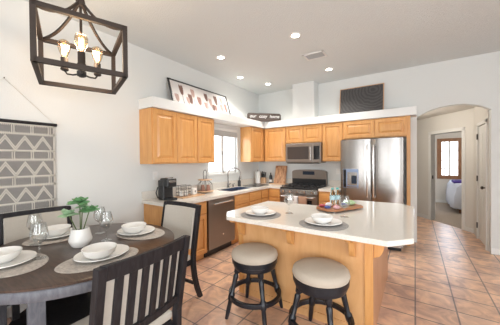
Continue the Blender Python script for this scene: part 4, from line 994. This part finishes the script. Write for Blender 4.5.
while z > hb+0.05:
    hs(z); teeth(z-0.006, -1)
    zr = z-0.090
    for k in range(-4, 4):
        y = yref+0.015+k*per
        for o_ in (-0.008, 0.008):
            if hy0 < y+o_ < hy1: vs(y+o_, zr, z)
    hs(zr); teeth(zr+0.006, 1); teeth(zr-0.006, -1)
    if zr-0.16 < hb: break
    zb = zr-0.165; hgt = 0.115
    for k in range(-4, 4):
        yk = 0.62+k*per
        for d in (0.0, 0.026):
            for sgn in (-1, 1):
                p0 = (yk, zr-0.022-d); p1 = (yk+sgn*per/2, zr-0.022-d-hgt)
                ys = [p0[0], p1[0]]
                if min(ys) < hy0 or max(ys) > hy1+0.03: continue
                if max(ys) > hy1:
                    f = (hy1-p0[0])/(p1[0]-p0[0]); p1 = (hy1, p0[1]+(p1[1]-p0[1])*f)
                hw = 0.0085
                b.prism([(p0[0], p0[1]+hw), (p1[0], p1[1]+hw), (p1[0], p1[1]-hw), (p0[0], p0[1]-hw)], c0, c1, 'x')
    z = zb
vs(hy1-0.006, hb, ht, 0.012); vs(hy0+0.006, hb, ht, 0.012)
b.build('cream_yarn_pattern', M['cord'], t)
b = MB(); n = 60
for k in range(n):
    y = hy0+(hy1-hy0)*(k+0.5)/n; b.tube([(XA+0.010, y, hb+0.005), (XA+0.012, y+0.002*sin(k), hb-0.05)], 0.004, 5)
b.build('bottom_fringe', M['cord'], t)
b = MB(); n = 70
for k in range(n):
    zz = hb+(ht-hb)*(k+0.5)/n; b.tube([(XA+0.010, hy1-0.003, zz), (XA+0.010, hy1+0.016+0.005*sin(k*2.1), zz-0.012)], 0.0035, 5)
b.build('side_fringe', M['cord'], t)

# ------------------------------------------------------------------ lantern chandelier
CX_, CY_, cyaw, ca, cb, cz0, cz1 = -2.318, 0.923, 0.336, 0.278, 0.305, 2.165, 2.540
t = thing('chandelier', 'open box lantern chandelier of dark bronze wood with three glowing bulbs', 'chandelier', (CX_, CY_, ZC))
us, uc = sin(cyaw), cos(cyaw)
def cp3(i, j, z): return Vector((CX_+i*ca*us-j*cb*uc, CY_+i*ca*uc+j*cb*us, z))
def cbar(a, b_, w_=0.034):
    return MB().bar(a, b_, w_, w_)
hw = 0.017
for i in (-1, 1):
    for j in (-1, 1):
        # vertical square post aligned with the cage
        c_ = cp3(i, j, 0); u_ = Vector((us, uc, 0))*hw; v_ = Vector((-uc, us, 0))*hw
        MB().prism([tuple((c_+u_+v_)[:2]), tuple((c_+u_-v_)[:2]), tuple((c_-u_-v_)[:2]), tuple((c_-u_+v_)[:2])], cz0-hw, cz1+hw).build('post', M['bronze'], t)
for z in (cz0, cz1):
    for j in (-1, 1): cbar(cp3(-1, j, z), cp3(1, j, z)).build('rail', M['bronze'], t)
    for i in (-1, 1): cbar(cp3(i, -1, z), cp3(i, 1, z)).build('rail', M['bronze'], t)
hubz = 2.80
for i in (-1, 1):
    for j in (-1, 1):
        pts = []
        for k in range(13):
            u = k/12; e = cp3(i, j, 0)-Vector((CX_, CY_, 0)); rr = 0.04+(1-0.04)*u
            zz = cz1+(hubz-cz1)*(1-u)**2.1; pts.append(Vector((CX_, CY_, 0))+e*rr+Vector((0, 0, zz)))
        MB().tube(pts, 0.013, 4).build('curved_arm', M['bronze'], t)
MB().tube([(CX_, CY_, ZC-0.02), (CX_, CY_, 2.20)], 0.010, 10).build('stem', M['bronze'], t, smooth=True)
MB().lathe([(0, 0), (0.065, 0), (0.06, -0.022), (0, -0.025)], (CX_, CY_, ZC-0.0005), 28).build('canopy', M['bronze'], t, smooth=True)
MB().lathe([(0, 2.765), (0.03, 2.77), (0.034, 2.80), (0.03, 2.83), (0, 2.835)], (CX_, CY_, 0), 20).build('top_hub', M['bronze'], t, smooth=True)
MB().lathe([(0, 2.175), (0.018, 2.18), (0.034, 2.19), (0.034, 2.225), (0.018, 2.24), (0, 2.242)], (CX_, CY_, 0), 20).build('center_hub', M['iron'], t, smooth=True)
for k in range(3):
    a = radians(-21.4)+k*2*pi/3; d = Vector((cos(a), sin(a), 0)); R_ = 0.135; c_ = Vector((CX_, CY_, 0))
    MB().tube([c_+d*0.02+Vector((0, 0, 2.205)), c_+d*0.07+Vector((0, 0, 2.198)), c_+d*0.115+Vector((0, 0, 2.205)), c_+d*R_+Vector((0, 0, 2.235))], 0.007, 8).build('lamp_arm', M['iron'], t, smooth=True)
    p = c_+d*R_
    so = MB().lathe([(0, 2.232), (0.026, 2.235), (0.030, 2.245), (0.026, 2.25), (0.026, 2.338), (0, 2.338)], (p.x, p.y, 0), 20).build('socket', M['bronze'], t, smooth=True)
    prf = [(0.017, 2.335), (0.022, 2.352), (0.036, 2.388), (0.046, 2.425), (0.0465, 2.450), (0.038, 2.472), (0.022, 2.485), (0, 2.489)]
    MB().lathe(prf+[(max(0, r_-0.0012), z_-0.0012*(r_ < 0.03)) for r_, z_ in reversed(prf)], (p.x, p.y, 0), 28).build('bulb', M['bulb_glass'], so, smooth=True)
    pts = []
    for q in range(9): aa = 2*pi*q/8; pts.append((p.x+0.015*cos(aa), p.y+0.015*sin(aa), 2.37 if q % 2 else 2.445))
    MB().tube(pts, 0.0045, 6).build('filament', M['filament'], so, smooth=True)
l = bpy.data.lights.new('chandelier_glow', 'POINT'); l.energy = 13; l.color = (1.0, 0.74, 0.5); l.shadow_soft_size = 0.07
lo = bpy.data.objects.new('chandelier_glow', l); COL.objects.link(lo); lo.parent = t; lo.location = (0, 0, 2.42-ZC)
